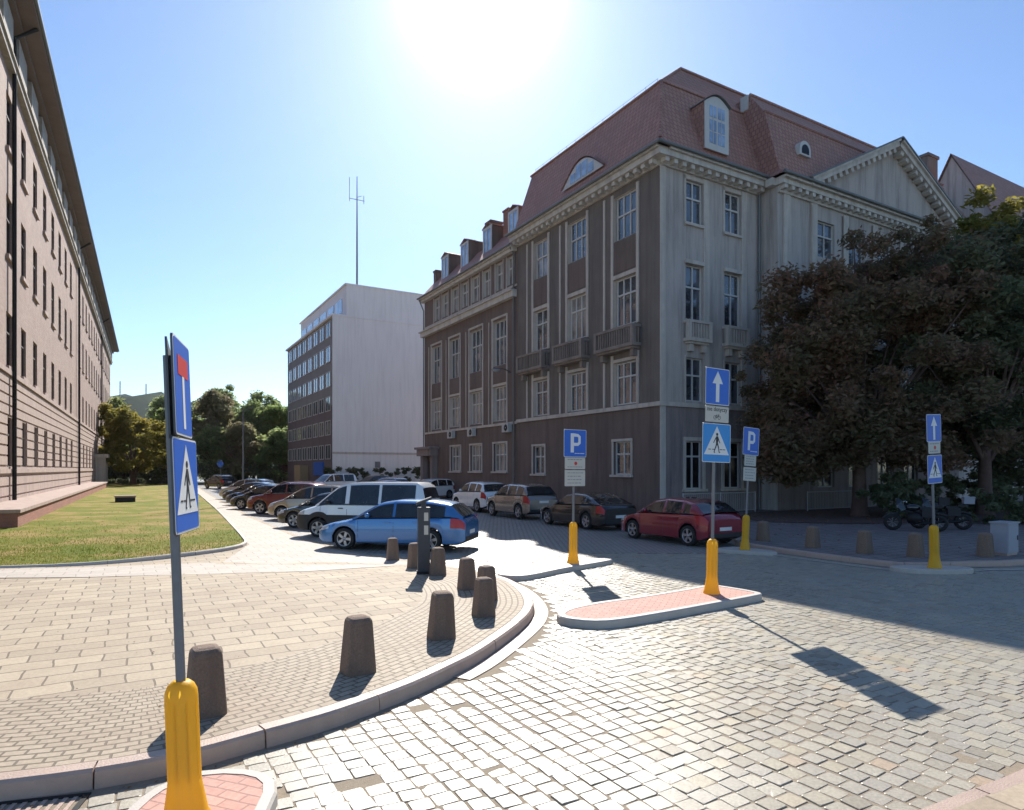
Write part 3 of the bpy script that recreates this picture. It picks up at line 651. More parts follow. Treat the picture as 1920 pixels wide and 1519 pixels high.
# parking meter ------------------------------------------------------
t = thing('parking_meter', 'tall dark grey parking meter with slanted solar top among the bollards', 'parking meter', (-1.93, 14.2, pz(-1.9, 14.2)), R(12))
mb = MB(); mb.box(-.13, .13, -.10, .10, 0, 1.45); mb.build('body', 'meter', t)
mb = MB(); mb.add([(-.16, -.13, 1.50), (.16, -.13, 1.62), (.16, .13, 1.62), (-.16, .13, 1.50), (-.16, -.13, 1.56), (.16, -.13, 1.68), (.16, .13, 1.68), (-.16, .13, 1.56)], [(0, 1, 2, 3), (4, 5, 6, 7), (0, 1, 5, 4), (1, 2, 6, 5), (2, 3, 7, 6), (3, 0, 4, 7)]); mb.box(-.05, .05, -.05, .05, 1.45, 1.56); mb.build('solar_top', 'meter', t)
mb = MB(); mb.box(.0, .09, -.108, -.1005, 1.16, 1.34); mb.box(.0, .09, -.108, -.1005, .86, 1.06); mb.build('display', 'sign_plate', t)
mb = MB(); mb.box(-.15, .15, -.12, .12, -.01, .06); mb.build('base', 'iron', t)
# grey cabinet
t = thing('utility_cabinet', 'pale grey utility cabinet beside a bollard at the right edge', 'cabinet', (13.15, 17.35, .125), AU)
mb = MB(); mb.box(-.3, .3, -.2, .2, .06, .84); mb.build('body', 'box_grey', t)
mb = MB(); mb.box(-.33, .33, -.23, .23, .84, .88); mb.build('lid', 'box_grey', t)
mb = MB(); mb.box(-.27, .27, -.21, -.2, .1, .8); d = mb.build('door', 'box_grey', t); mb = MB(); mb.box(.2, .23, -.225, -.21, .4, .52); mb.build('handle', 'black_plastic', d)
mb = MB(); mb.box(-.28, .28, -.18, .18, -.01, .06); mb.build('plinth', 'kerb', t)
# vent on lawn
t = thing('lawn_vent', 'low dark vent box with pale concrete lid on the lawn', 'vent', (-27.5, 46.2, .08), AU)
mb = MB(); mb.box(-.62, .62, -.4, .4, -.02, .34); mb.build('body', 'iron', t); mb = MB(); mb.box(-.66, .66, -.45, .45, .34, .46); mb.build('lid', 'kerb', t)
# manhole covers in the road
def manhole(x, y, lb):
    mb = MB(); mb.lathe([(.30, -.01), (.30, .010), (.27, .012), (.27, .008), (.0, .009)], 28, c=(x, y, 0)); return tag(mb.build('manhole_cover', 'iron'), lb, 'manhole cover')

# ================================================================ VEHICLES
def lerpz(prof, x):
    if x <= prof[0][0]: return prof[0][1]
    for (a, za), (b, zb) in zip(prof, prof[1:]):
        if x <= b: t = (x-a)/(b-a); return za+(zb-za)*t
    return prof[-1][1]
def smz(prof, x, d=.06): return (lerpz(prof, x-d)+2*lerpz(prof, x)+lerpz(prof, x+d))/4
SPEC = {
 'wagon': dict(L=4.62, W=1.80, H=1.47, wb=2.68, fo=.90, r=.325, base=.20, top=[(0, .55), (.06, .66), (.35, .76), (1.15, .92), (1.35, .96), (3.2, 1.0), (4.35, 1.02), (4.55, .98), (4.62, .82)], roof=[(1.12, .93), (1.98, 1.40), (2.5, 1.47), (3.55, 1.46), (4.16, 1.37), (4.57, 1.0)], pil=[(2.42, 2.50), (3.32, 3.40), (4.02, 4.6)]),
 'hatch': dict(L=4.2, W=1.78, H=1.46, wb=2.60, fo=.85, r=.325, base=.19, top=[(0, .55), (.06, .66), (.35, .76), (1.05, .92), (1.3, .96), (3.0, 1.0), (3.95, 1.02), (4.12, .98), (4.2, .8)], roof=[(1.02, .93), (1.85, 1.39), (2.4, 1.46), (3.1, 1.43), (3.6, 1.34), (4.05, 1.02)], pil=[(2.32, 2.40), (3.12, 3.2), (3.5, 4.1)]),
 'suv': dict(L=4.45, W=1.84, H=1.68, wb=2.66, fo=.88, r=.36, base=.26, top=[(0, .68), (.05, .84), (.3, .96), (1.05, 1.08), (1.3, 1.12), (3.2, 1.16), (4.2, 1.18), (4.38, 1.12), (4.45, .9)], roof=[(1.05, 1.09), (1.75, 1.58), (2.3, 1.68), (3.5, 1.66), (3.95, 1.58), (4.3, 1.18)], pil=[(2.35, 2.43), (3.22, 3.30), (3.9, 4.35)]),
 'sedan': dict(L=4.75, W=1.84, H=1.44, wb=2.80, fo=.86, r=.335, base=.18, top=[(0, .52), (.06, .66), (.35, .74), (1.25, .90), (1.5, .94), (3.2, .98), (4.1, 1.02), (4.6, 1.02), (4.75, .84)], roof=[(1.25, .91), (2.1, 1.37), (2.65, 1.44), (3.3, 1.41), (3.9, 1.24), (4.45, 1.02)], pil=[(2.55, 2.63), (3.5, 3.58), (3.9, 4.5)]),
 'van': dict(L=4.9, W=1.90, H=1.93, wb=3.0, fo=.92, r=.33, base=.24, top=[(0, .70), (.05, .86), (.35, .98), (.85, 1.12), (1.2, 1.18), (4.86, 1.18), (4.9, 1.0)], roof=[(.80, 1.12), (1.62, 1.80), (1.95, 1.90), (2.6, 1.93), (4.55, 1.93), (4.75, 1.88), (4.87, 1.19)], pil=[(1.95, 2.10), (3.18, 3.28), (4.52, 4.9)]),
 'mpv': dict(L=4.4, W=1.82, H=1.62, wb=2.72, fo=.82, r=.32, base=.2, top=[(0, .6), (.06, .74), (.35, .84), (.95, 1.0), (1.2, 1.05), (4.15, 1.08), (4.34, 1.02), (4.4, .85)], roof=[(.9, 1.0), (1.75, 1.50), (2.3, 1.62), (3.6, 1.60), (4.0, 1.52), (4.3, 1.08)], pil=[(2.3, 2.38), (3.3, 3.38), (3.95, 4.35)]),
}
WHEEL = {}
def wheel_mesh(r):
    if r in WHEEL: return WHEEL[r]
    w = .10
    mb = MB(); mb.lathe([(r*.66, -w), (r*.9, -w*1.02), (r*.985, -w*.8), (r, -w*.4), (r, w*.4), (r*.985, w*.8), (r*.9, w*1.02), (r*.66, w)], 32, axis='y'); tm = mb
    rb = MB(); rb.lathe([(r*.68, -w*1.0), (r*.64, -w*1.02), (r*.61, -w*.85), (r*.60, w*.2)], 32, axis='y')
    for k in range(5):
        for dd in (-.11, .11):
            a = 2*math.pi*k/5+dd
            c, s_ = math.cos(a), math.sin(a); p = [(r*.10, -.028), (r*.62, -.020), (r*.62, .020), (r*.10, .028)]
            f = [(x*c-y*s_, -w*.88, x*s_+y*c) for x, y in p]; b = [(x*c-y*s_, -w*.60, x*s_+y*c) for x, y in p]
            rb.add(f+b, [(0, 1, 2, 3), (4, 7, 6, 5), (0, 4, 5, 1), (1, 5, 6, 2), (2, 6, 7, 3), (3, 7, 4, 0)])
    rb.lathe([(r*.16, -w*.6), (r*.16, -w*.95), (.001, -w*.98)], 16, axis='y')
    db = MB(); db.lathe([(r*.6, -w*.3), (.001, -w*.3)], 24, axis='y')
    WHEEL[r] = (tm, rb, db); return WHEEL[r]
WM = {}
def car(kind, label, paintmat, fw, yaw, group, two=None, simple_=False, anchor='front', rack=False, sticker=None):
    """fw = ground position of the camera-side front (or rear) wheel centre; local +x runs from nose to tail, local -y is the camera side"""
    q = SPEC[kind]; L, Wd, H, wb, fo, r = q['L'], q['W'], q['H'], q['wb'], q['fo'], q['r']; top, roof = q['top'], q['roof']
    wx = [fo, fo+wb]; ax = wx[0] if anchor == 'front' else wx[1]
    c_, s_ = math.cos(yaw), math.sin(yaw); lx, ly = ax-L/2, -(Wd/2-.1)
    loc = (fw[0]-(lx*c_-ly*s_), fw[1]-(lx*s_+ly*c_), fw[2] if len(fw) > 2 else 0)
    names = {'wagon': 'station_wagon', 'hatch': 'hatchback', 'suv': 'suv', 'sedan': 'sedan', 'van': 'van', 'mpv': 'minivan'}
    t = thing('parked_'+names[kind], label, 'van' if kind == 'van' else 'car', loc, yaw, group)
    base = q['base']; belt = lambda x: smz(top, x)
    def hw(x): return Wd/2*(1-.24*max(0, 1-x/.62)**2.4-.13*max(0, 1-(L-x)/.5)**2.4)
    def zb(x):
        z = base+.10*max(0, 1-x/.25)**2+.12*max(0, 1-(L-x)/.3)**2
        for w in wx:
            d2 = (r+.055)**2-(x-w)**2
            if d2 > 0: z = max(z, r+math.sqrt(d2))
        return z
    def sec(x):
        h_, b_, t_ = hw(x), zb(x), smz(top, x); t_ = max(t_, b_+.12); d = t_-b_
        return [(0, b_), (h_*.84, b_), (h_*.975, b_+.05*min(1, d)), (h_*1.0, b_+d*.42), (h_*.985, max(b_+d*.42+.015, min(two, t_-.06)) if two else b_+d*.72), (h_*.955, t_-.045), (h_*.88, t_-.005), (h_*.5, t_+.018), (0, t_+.026)]
    xs = set(np.linspace(.0, L, 34 if not simple_ else 20)); xs |= {.02, .06, .12, L-.02, L-.06}
    for w in wx:
        for k in range(-8, 9): xs.add(w+(r+.055)*math.sin(k/8*math.pi/2))
        xs |= {w-(r+.0551), w+(r+.0551)}
    xs = sorted(x for x in xs if 0 <= x <= L)
    def surf(x, v):
        s0_ = sec(x); i = min(int(v), 7); f = v-i; return s0_[i][0]*(1-f)+s0_[i+1][0]*f, s0_[i][1]*(1-f)+s0_[i+1][1]*f
    mb = MB(); X = lambda x: x-L/2
    NS = 9; vs = []
    for x in xs:
        sc = sec(x); vs += [(X(x), -y, z) for y, z in sc]+[(X(x), y, z) for y, z in sc[::-1][1:]]
    m = 2*NS-1
    for i in range(len(xs)-1):
        for k in range(m-1):
            under = k in (0, m-2) or k in (1, m-3)
            zc = sum(vs[j][2] for j in (i*m+k, i*m+k+1, (i+1)*m+k, (i+1)*m+k+1))/4
            low = two and (k < 4 or k > m-6)
            mb.f.append((i*m+k, (i+1)*m+k, (i+1)*m+k+1, i*m+k+1)); mb.m.append(1 if under or low else 0); mb.sm.append(True)
    mb.v = vs; mb.f.append(tuple(range(m))); mb.m.append(0 if not two else 1); mb.sm.append(False); mb.f.append(tuple(range(len(vs)-m, len(vs)))[::-1]); mb.m.append(0); mb.sm.append(False)
    # greenhouse
    hb, hr = Wd/2*.945, Wd/2*.74; zt = H
    xa, xe = roof[0][0], roof[-1][0]; xb = roof[1][0]; xd = roof[-2][0]
    bz = belt((xa+xe)/2)
    def yat(x, z): 
        b_ = belt(x); return hb+(hr-hb)*max(0, min(1, (z-b_)/(H-b_)))*(1)
    gx = set(np.linspace(xa+.005, xe-.005, 26)); [gx.update(p) for p in q['pil']]; gx |= {xb, xd}
    gx = sorted(x for x in gx if xa < x < xe)
    gb = MB(); gg = MB(); rows = []
    for x in gx:
        b_ = belt(x)-.01; zr = max(smz(roof, x, .1), b_+.005); z1 = max(b_+.003, zr-.075); y1 = yat(x, z1); y2 = yat(x, zr)-.05
        rows.append([(X(x), y, z) for y, z in ((yat(x, b_), b_), (y1, z1), (y2, zr-.005), (y2*.55, zr+.018), (0, zr+.024))])
    ispil = lambda x: any(a-1e-4 <= x <= b+1e-4 for a, b in q['pil'])
    for i in range(len(gx)-1):
        xm = (gx[i]+gx[i+1])/2
        for sgn in (-1, 1):
            A = [(p[0], p[1]*sgn, p[2]) for p in rows[i]]; B = [(p[0], p[1]*sgn, p[2]) for p in rows[i+1]]
            for k in range(4):
                if k == 0: gl_ = not ispil(xm) and xm > xa+.12
                elif k == 1: gl_ = False
                else: gl_ = xm < xb-.02 or (xm > xd+.03)
                (gg if gl_ else gb).add([A[k], B[k], B[k+1], A[k+1]], [(0, 1, 2, 3)], 0, k != 0)
    body = mb; o0 = len(body.v); body.add(gb.v, gb.f, 0, True)
    bo = body.build('body', [paintmat, 'black_plastic'], t, fix=True)
    wo = gg.build('windows', 'car_glass', t, fix=True)
    for ob in (bo, wo):
        bm = bmesh.new(); bm.from_mesh(ob.data); bmesh.ops.remove_doubles(bm, verts=bm.verts, dist=.0008); bmesh.ops.recalc_face_normals(bm, faces=bm.faces)
        for e in bm.edges:
            if len(e.link_faces) == 2 and e.calc_face_angle(0) > R(38): e.smooth = False
        bm.to_mesh(ob.data); bm.free()
    if not simple_:
        # rocker trim, side window trim and shut lines
        def sideline(x, z0, z1, w=.012):
            for sg in (-1, 1):
                pts = []; mb = MB()
                for k in range(6):
                    z = z0+(z1-z0)*k/5; sc = sec(x); y = None
                    for (ya, za), (yb, zb_) in zip(sc[1:], sc[2:]):
                        if za <= z <= zb_ and zb_ > za: y = ya+(yb-ya)*(z-za)/(zb_-za); break
                    if y is None: y = hw(x)
                    pts.append((y+.002, z))
                for (y0, za), (y1, zb_) in zip(pts, pts[1:]): mb.add([(X(x)-w/2, sg*y0, za), (X(x)+w/2, sg*y0, za), (X(x)+w/2, sg*y1, zb_), (X(x)-w/2, sg*y1, zb_)], [(0, 1, 2, 3)])
                mb.build('door_gap', 'black_plastic', t)
        z0 = base+.12
        for a, b in q['pil'][:2]: sideline((a+b)/2, z0, belt(a)-.03)
        sideline(xa+.22, z0+.05, belt(xa+.2)-.06)
        for a, b in q['pil'][:2]:
            for sg in (-1, 1): mb = MB(); mb.box(X(a)-.24, X(a)-.06, sg*hw(a)-.012, sg*hw(a)+.012, belt(a)-.16, belt(a)-.13); mb.build('door_handle', paintmat if not two else 'black_plastic', t)
    for sg in (-1, 1):
        mb = MB(); tx_ = [xa+.2+(xe-.35-xa-.2)*i/14 for i in range(15)]; mb.tube([(X(x), sg*(yat(x, belt(x))+.006), belt(x)+.004) for x in tx_], .011, 5); mb.build('window_trim', 'black_plastic' if not rack else 'chrome', t)
    # lights
    def patch(name, x0, x1, v0, v1, mat, sg, off=.006, n=5):
        mb = MB(); g_ = []
        for i in range(n+1):
            x = x0+(x1-x0)*i/n
            for k in range(n+1):
                y, z = surf(x, v0+(v1-v0)*k/n); g_.append((X(x)-(off if x < .3 else -off if x > L-.3 else 0), sg*(y+off), z+(off*.3)))
        mb.add(g_, [(i*(n+1)+k, (i+1)*(n+1)+k, (i+1)*(n+1)+k+1, i*(n+1)+k+1) for i in range(n) for k in range(n)], 0, True); return mb.build(name, mat, t)
    for sg in (-1, 1):
        patch('headlight', .015, .40, 4.1, 5.3, 'lamp_glass', sg); patch('taillight', L-.42 if kind not in ('van',) else L-.10, L-.01, 3.6, 5.0, 'tail_red', sg)
    h0 = surf(.01, 4)[1]
    yb_ = hw(0)*.62
    mb = MB(); mb.box(X(0)-.012, X(0)+.03, -yb_, yb_, h0-.16, h0-.03); mb.box(X(0)-.012, X(0)+.03, -yb_*.9, yb_*.9, base+.12, base+.22); mb.build('grille', 'black_plastic', t)
    mb = MB(); mb.box(X(0)-.025, X(0)-.013, -.26, .26, h0-.30, h0-.19); mb.build('number_plate', 'plate', t)
    mb = MB(); zl = .50 if kind in ('sedan', 'wagon', 'hatch') else .80; mb.box(X(L)+.004, X(L)+.016, -.26, .26, zl, zl+.11); mb.build('number_plate', 'plate', t)
    mb = MB(); mb.box(X(L)-.25, X(L)+.012, -hw(L)*.93, hw(L)*.93, base+.10, base+.24); mb.build('rear_bumper_trim', 'black_plastic', t)
    if rack:
        for sg in (-1, 1):
            mb = MB(); mb.tube([(X(xb+.2), sg*(hr-.06), H-.02), (X(xb+.35), sg*(hr-.06), H+.05), (X(xd-.3), sg*(hr-.06), H+.04), (X(xd-.1), sg*(hr-.06), H-.03)], .016, 6); mb.build('roof_rail', 'chrome', t)
    # mirrors
    for sg in (-1, 1):
        mb = MB(); xm = xa+.55; z = belt(xm)+.07
        mb.lathe([(.001, -.07), (.05, -.065), (.075, -.02), (.075, .03), (.05, .06), (.001, .07)], 12, c=(X(xm), sg*(hb+.10), z), axis='y'); mb.box(X(xm)-.03, X(xm)+.03, min(sg*(hb-.02), sg*(hb+.06)), max(sg*(hb-.02), sg*(hb+.06)), z-.05, z-.02); mb.build('wing_mirror', paintmat if not two else 'black_plastic', t)
    # wheels
    tm, rb, db = wheel_mesh(r)
    if r not in WM:
        a = tm.build('wheel', 'rubber'); b = rb.build('rim', 'rim', a); c = db.build('brake_disc', 'iron', a); WM[r] = (a.data, b.data, c.data)
        for ob in (c, b, a): bpy.data.objects.remove(ob)
    for w in wx:
        for sg in (-1, 1):
            o = bpy.data.objects.new('wheel', WM[r][0]); COL.objects.link(o); o.parent = t; o.location = (X(w), sg*(Wd/2-.12), r)
            if sg > 0: o.rotation_euler = (0, 0, math.pi)
            else: o.rotation_euler = (0, random.uniform(0, 1.2), 0)
            b = bpy.data.objects.new('rim', WM[r][1]); COL.objects.link(b); b.parent = o
            c = bpy.data.objects.new('brake_disc', WM[r][2]); COL.objects.link(c); c.parent = o
    return t
YL = R(-11.5)
pb = paint('blue_car_paint', (.05, .19, .44), .35); pw = paint('white_car_paint', (.78, .78, .77), 0); pd = paint('dark_grey_car_paint', (.035, .034, .033), .5); pg = paint('champagne_car_paint', (.32, .27, .22), .6)
pm = paint('maroon_car_paint', (.13, .012, .02), .4); pk = paint('black_car_paint', (.012, .013, .016), .3); pn = paint('dark_blue_car_paint', (.02, .03, .075), .4); psv = paint('silver_car_paint', (.42, .43, .47), .7); pr = paint('red_car_paint', (.24, .012, .03), .3)
pbg = paint('bronze_car_paint', (.27, .235, .21), .6)
G1 = 'cars parked at an angle along the pavement'; G2 = 'cars parked along the far kerb'
car('wagon', 'bright blue station wagon parked nearest, behind the bollards', pb, (-5.0, 19.45), YL, G1, rack=False)
car('van', 'white passenger van with black lower body behind the blue wagon', pw, (-6.85, 23.0), YL, G1, two=.80)
car('hatch', 'dark grey hatchback with its nose between the white van and the champagne car', pd, (-8.9, 26.6), YL, G1)
car('mpv', 'champagne beige minivan between the dark hatchback and the maroon car', pg, (-10.9, 30.8), YL, G1)
car('suv', 'maroon red suv in the middle of the angled row', pm, (-13.4, 34.6), YL, G1, rack=True)
car('hatch', 'black hatchback just beyond the maroon suv', pk, (-16.2, 38.9), YL, G1)
car('sedan', 'dark blue sedan third beyond the maroon suv', pn, (-18.4, 43.3), YL, G1, simple_=True)
car('hatch', 'dark grey hatchback next to the silver car in the far row', pd, (-20.6, 47.7), YL, G1, simple_=True)
car('mpv', 'silver car with pale roof near the far end of the row', psv, (-22.9, 52.2), YL, G1, simple_=True)
car('suv', 'black suv with roof rails farthest left, beside the trees', pk, (-38.0, 81.0), R(-35), G1, simple_=True, rack=True)
YR = R(-59.76)
car('hatch', 'dark red hatchback nearest on the far kerb', pr, (5.55, 20.35), YR, G2, anchor='rear')
car('sedan', 'black sedan parked in front of the red hatchback', pk, (3.0, 25.9), YR, G2, anchor='rear')
car('suv', 'silver grey car with dark rear between the black sedan and the white one', pbg, (.35, 31.2), YR, G2, anchor='rear')
car('suv', 'white suv at the far kerb seen past the white van tail', pw, (-1.9, 36.2), YR, G2, anchor='rear')
# second row of cars further back, rooftops visible
G3 = 'cars in the second row near the pale building'
for k, (kd, pm_, x, y, lb) in enumerate([('van', pw, -19.0, 66, 'white van with pale roof in front of the trees, behind the angled row'), ('mpv', psv, -13.3, 62, 'silver car roof left of the pale blank wall'), ('hatch', pb, -11.5, 55, 'light blue car roof just left of the white van roof'),
                                         ('suv', pk, -9.6, 66, 'black suv below the left part of the pale blank wall'), ('mpv', pw, -7.0, 52, 'white car roof directly above the white van'), ('sedan', pn, -6.0, 60, 'dark blue car below the pale blank wall'),
                                         ('suv', pk, -5.0, 68, 'black suv below the right part of the pale wall'), ('van', pd, -8.0, 72, 'dark van with tall roof near the portal of the old building'), ('suv', pd, -16.4, 74, 'dark grey suv at the foot of the brown panel facade')]):
    car(kd, lb, pm_, (x, y), YR+R(90)*(k % 2 == 0)+R(20), G3, simple_=True)
# motorcycles
def motorcycle(x, y, rz, lb, white=False):
    t = thing('motorcycle', lb, 'motorcycle', (x, y, .125), rz, 'motorcycles parked under the tree')
    for wx_, nm in ((-.72, 'wheel'), (.72, 'wheel')):
        mb = MB(); mb.lathe([(.19, -.06), (.28, -.075), (.31, 0), (.28, .075), (.19, .06)], 24, c=(wx_, 0, .31), axis='y'); w = mb.build(nm, 'rubber', t)
        mb = MB(); mb.lathe([(.225, -.03), (.2, -.02), (.2, .02), (.225, .03)], 24, c=(wx_, 0, .31), axis='y')
        for k in range(8): a = k*math.pi/4; mb.tube([(wx_, 0, .31), (wx_+.21*math.cos(a), 0, .31+.21*math.sin(a))], .008, 5)
        mb.build('rim', 'rim', w)
    mb = MB(); mb.tube([(-.72, -.08, .31), (-.45, -.08, .85), (-.38, -.06, 1.0)], .022, 8); mb.tube([(-.72, .08, .31), (-.45, .08, .85), (-.38, .06, 1.0)], .022, 8); mb.build('front_fork', 'iron', t)
    mb = MB(); mb.tube([(-.42, 0, .82), (-.2, 0, .7), (.1, 0, .62), (.3, 0, .72), (.8, 0, .86)], [.05, .06, .06, .05, .03], 8); mb.tube([(.1, 0, .35), (.72, 0, .31)], .035, 8); mb.tube([(-.3, 0, .7), (-.2, 0, .3), (.2, 0, .25), (.25, 0, .65)], .03, 8); mb.build('frame', 'black_plastic', t)
    mb = MB(); mb.lathe([(.001, -.26), (.15, -.24), (.22, -.06), (.22, .08), (.15, .24), (.001, .28)], 14, c=(-.02, 0, .48), axis='x'); mb.build('engine', 'iron', t)
    mb = MB(); mb.lathe([(.001, -.26), (.09, -.24), (.145, -.08), (.14, .1), (.08, .24), (.001, .26)], 14, c=(-.1, 0, .86), axis='x'); mb.build('fuel_tank', pk, t)
    mb = MB(); mb.add([(-.62, sg_*.02, 1.22) for sg_ in (-1, 1)]+[(-.60, sg_*.17, .95) for sg_ in (-1, 1)]+[(-.45, sg_*.2, .72) for sg_ in (-1, 1)]+[(-.30, sg_*.16, .80) for sg_ in (-1, 1)]+[(-.42, sg_*.1, 1.12) for sg_ in (-1, 1)], [(0, 2, 4, 6, 8), (1, 9, 7, 5, 3), (0, 1, 3, 2), (2, 3, 5, 4), (4, 5, 7, 6), (6, 7, 9, 8), (8, 9, 1, 0)]); mb.build('front_fairing', pk, t)
    mb = MB(); mb.box(.2, .62, -.15, .15, .52, .8); mb.build('side_cover', 'black_plastic', t)
    mb = MB(); mb.box(.14, .55, -.13, .13, .80, .88); mb.box(.55, .86, -.11, .11, .86, .95); mb.build('seat', 'black_plastic', t)
    mb = MB(); mb.tube([(-.30, -.36, 1.08), (-.40, -.2, 1.05), (-.38, 0, 1.0), (-.40, .2, 1.05), (-.30, .36, 1.08)], .016, 8); mb.build('handlebar', 'chrome', t)
    mb = MB(); mb.lathe([(.001, -.08), (.09, -.075), (.095, 0), (.05, .08), (.001, .09)], 14, c=(-.52, 0, .92), axis='x'); mb.build('headlight', 'lamp_glass', t)
    mb = MB(); mb.tube([(-.1, -.14, .4), (.1, -.16, .28), (.55, -.17, .32), (.85, -.17, .42)], [.02, .025, .045, .045], 8); mb.build('exhaust', 'iron', t)
    mb = MB(); mb.tube([(-1.03, 0, .42), (-.93, 0, .56), (-.72, 0, .64), (-.5, 0, .58)], .05, 6); mb.build('mudguard', 'black_plastic', t)
    mb = MB(); mb.tube([(.45, 0, .6), (.72, 0, .68), (.98, 0, .58)], .06, 6); mb.build('mudguard', 'black_plastic', t)
    mb = MB(); mb.box(.72, 1.05, -.17, .17, .98, 1.2); mb.box(.70, 1.07, -.19, .19, 1.2, 1.24); mb.build('top_case', 'box_grey' if white else 'black_plastic', t)
    return t
motorcycle(14.9, 24.0, R(-28), 'black motorcycle with bright headlamp, left of the pair under the tree'); motorcycle(16.3, 24.7, R(-22), 'motorcycle with pale rear box, right of the pair under the tree', True)

# ================================================================ BUILDINGS
def wallgrid(mb, o, u, n, s0, s1, z0, z1, ops, reveal=.22, mi=0, mir=None):
    mir = mi if mir is None else mir
    ss = sorted({s0, s1, *[v for a in ops for v in a[:2] if s0 < v < s1]}); zs = sorted({z0, z1, *[v for a in ops for v in a[2:4] if z0 < v < z1]})
    P = lambda s_, d, z: (o[0]+u[0]*s_+n[0]*d, o[1]+u[1]*s_+n[1]*d, z)
    for a, b in zip(ss, ss[1:]):
        for c, d in zip(zs, zs[1:]):
            sm, zm = (a+b)/2, (c+d)/2
            if any(q[0] < sm < q[1] and q[2] < zm < q[3] for q in ops): continue
            mb.add([P(a, 0, c), P(b, 0, c), P(b, 0, d), P(a, 0, d)], [(0, 1, 2, 3)], mi)
    for a, b, c, d in ops:
        if b <= s0 or a >= s1: continue
        for (p, q) in (((a, c), (b, c)), ((b, c), (b, d)), ((b, d), (a, d)), ((a, d), (a, c))):
            mb.add([P(p[0], 0, p[1]), P(q[0], 0, q[1]), P(q[0], -reveal, q[1]), P(p[0], -reveal, p[1])], [(0, 1, 2, 3)], mir)
def window(root, o, u, n, a, b, c, d, reveal=.22, gl='glass', fr='frame_white', cols=2, trans=.65, rows=1, fw=.07, name='window', lab=None, trim=True):
    mb = MB(); O = (o[0], o[1], 0); dd = -reveal
    mb.obox(O, u, n, a, b, c, d, dd-.03, dd+.0); w = mb.build(name, gl, root)
    mb = MB(); f0, f1 = dd+.001, dd+.06
    mb.obox(O, u, n, a, a+fw, c, d, f0, f1); mb.obox(O, u, n, b-fw, b, c, d, f0, f1)
    mb.obox(O, u, n, a+fw, b-fw, c, c+fw, f0, f1); mb.obox(O, u, n, a+fw, b-fw, d-fw, d, f0, f1)
    zt = c+(d-c)*trans
    if trans < 1: mb.obox(O, u, n, a+fw, b-fw, zt-.045, zt+.045, f0, f1+.02)
    for k in range(1, cols):
        x = a+(b-a)*k/cols; mb.obox(O, u, n, x-.04, x+.04, c+fw, d-fw, f0+.001, f1-.003)
    for k in range(1, rows+1):
        if rows > 1: z = c+(zt-c)*k/(rows+1); mb.obox(O, u, n, a+fw, b-fw, z-.018, z+.018, f0+.002, f1-.02)
    mb.build('window_frame', fr, w)
    return w
def hgable(mb, pts, y0, y1, mi=0):     # polygon in xz extruded along y
    n = len(pts); mb.add([(x, y0, z) for x, z in pts]+[(x, y1, z) for x, z in pts], [tuple(range(n)), tuple(range(n, 2*n))[::-1]]+[(i, (i+1) % n, n+(i+1) % n, n+i) for i in range(n)], mi)
# ---------------------------------------------------------------- corner building on the right
B = thing('corner_building', 'large grey and brown corner office building with red mansard roof and white dentilled cornice', 'building', (7.58, 33.22, 0), AU)
oL, uL, nL_ = (0, 0, 0), (0, 1, 0), (-1, 0, 0)
oR, uR, nR_ = (0, 0, 0), (1, 0, 0), (0, -1, 0)
baysL = [(1.79, 3.71), (6.24, 8.16), (10.4, 12.13)]
openL = []
for a, b in baysL: openL += [(a, b, 15.1, 17.55), (a, b, 10.3, 12.95), (a, b, 5.95, 8.3)]
gL = [(2.26, 3.71, 2.1, 3.94), (10.8, 12.2, 2.1, 3.94)]
attic = [(14.75, 15.75), (16.35, 17.45), (18.25, 19.45), (20.1, 21.4), (22.0, 23.3), (23.8, 25.15), (25.85, 27.1), (27.6, 28.9)]
atticO = [(a, b, 15.6, 17.6) for a, b in attic]
wb = [(15.8, 17.85), (19.55, 21.75), (23.55, 25.6), (27.3, 29.4)]
wingO = []
for a, b in wb: wingO += [(a, b, 10.05, 13.35), (a, b, 5.95, 8.5)]
wgO = [(a, b, 2.25, 4.3) for a, b in ((15.8, 17.75), (19.7, 21.65), (23.45, 25.35))] + [(28.7, 30.3, .15, 3.1)]
mb = MB()
wallgrid(mb, oL, uL, nL_, 0, 14.2, 5.78, 18.3, openL, .25, 0, 2)
wallgrid(mb, oL, uL, nL_, 0, 31.1, -.3, 5.78, gL+wgO, .25, 1, 1)
wallgrid(mb, oL, uL, nL_, 14.2, 31.1, 5.78, 18.0, wingO+atticO, .25, 1, 2)
mb.add([(0, 31.1, -.3), (14, 31.1, -.3), (14, 31.1, 18), (0, 31.1, 18)], [(0, 1, 2, 3)], 1)
# right facade: section 1 and the projecting section 2 with portico
opR = []
for a, b in ((1.78, 3.05), (4.7, 6.0)): opR += [(a, b, 15.4, 17.65), (a, b, 10.3, 13.2), (a, b, 6.0, 8.3)]
gR = [(1.78, 3.0, 1.35, 3.9), (4.65, 6.0, 1.35, 3.9)]
wallgrid(mb, oR, uR, nR_, 0, 7.55, 5.78, 18.3, opR, .25, 3, 3)
wallgrid(mb, oR, uR, nR_, 0, 7.55, -.3, 5.78, gR, .25, 4, 4)
mb.add([(7.55, 0, -.3), (7.55, -1.2, -.3), (7.55, -1.2, 18.4), (7.55, 0, 18.4)], [(0, 1, 2, 3)], 3)
o2 = (0, -1.2, 0); op2 = []; g2 = []
for k in range(5):
    a = 11.1+k*3.0; op2 += [(a, a+1.6, 14.8, 16.9), (a, a+1.6, 10.3, 13.2), (a, a+1.6, 6.0, 8.3)]; g2.append((a, a+1.6, 1.35, 3.9))
wallgrid(mb, o2, uR, nR_, 7.55, 27.0, 5.78, 18.4, op2, .25, 3, 3)
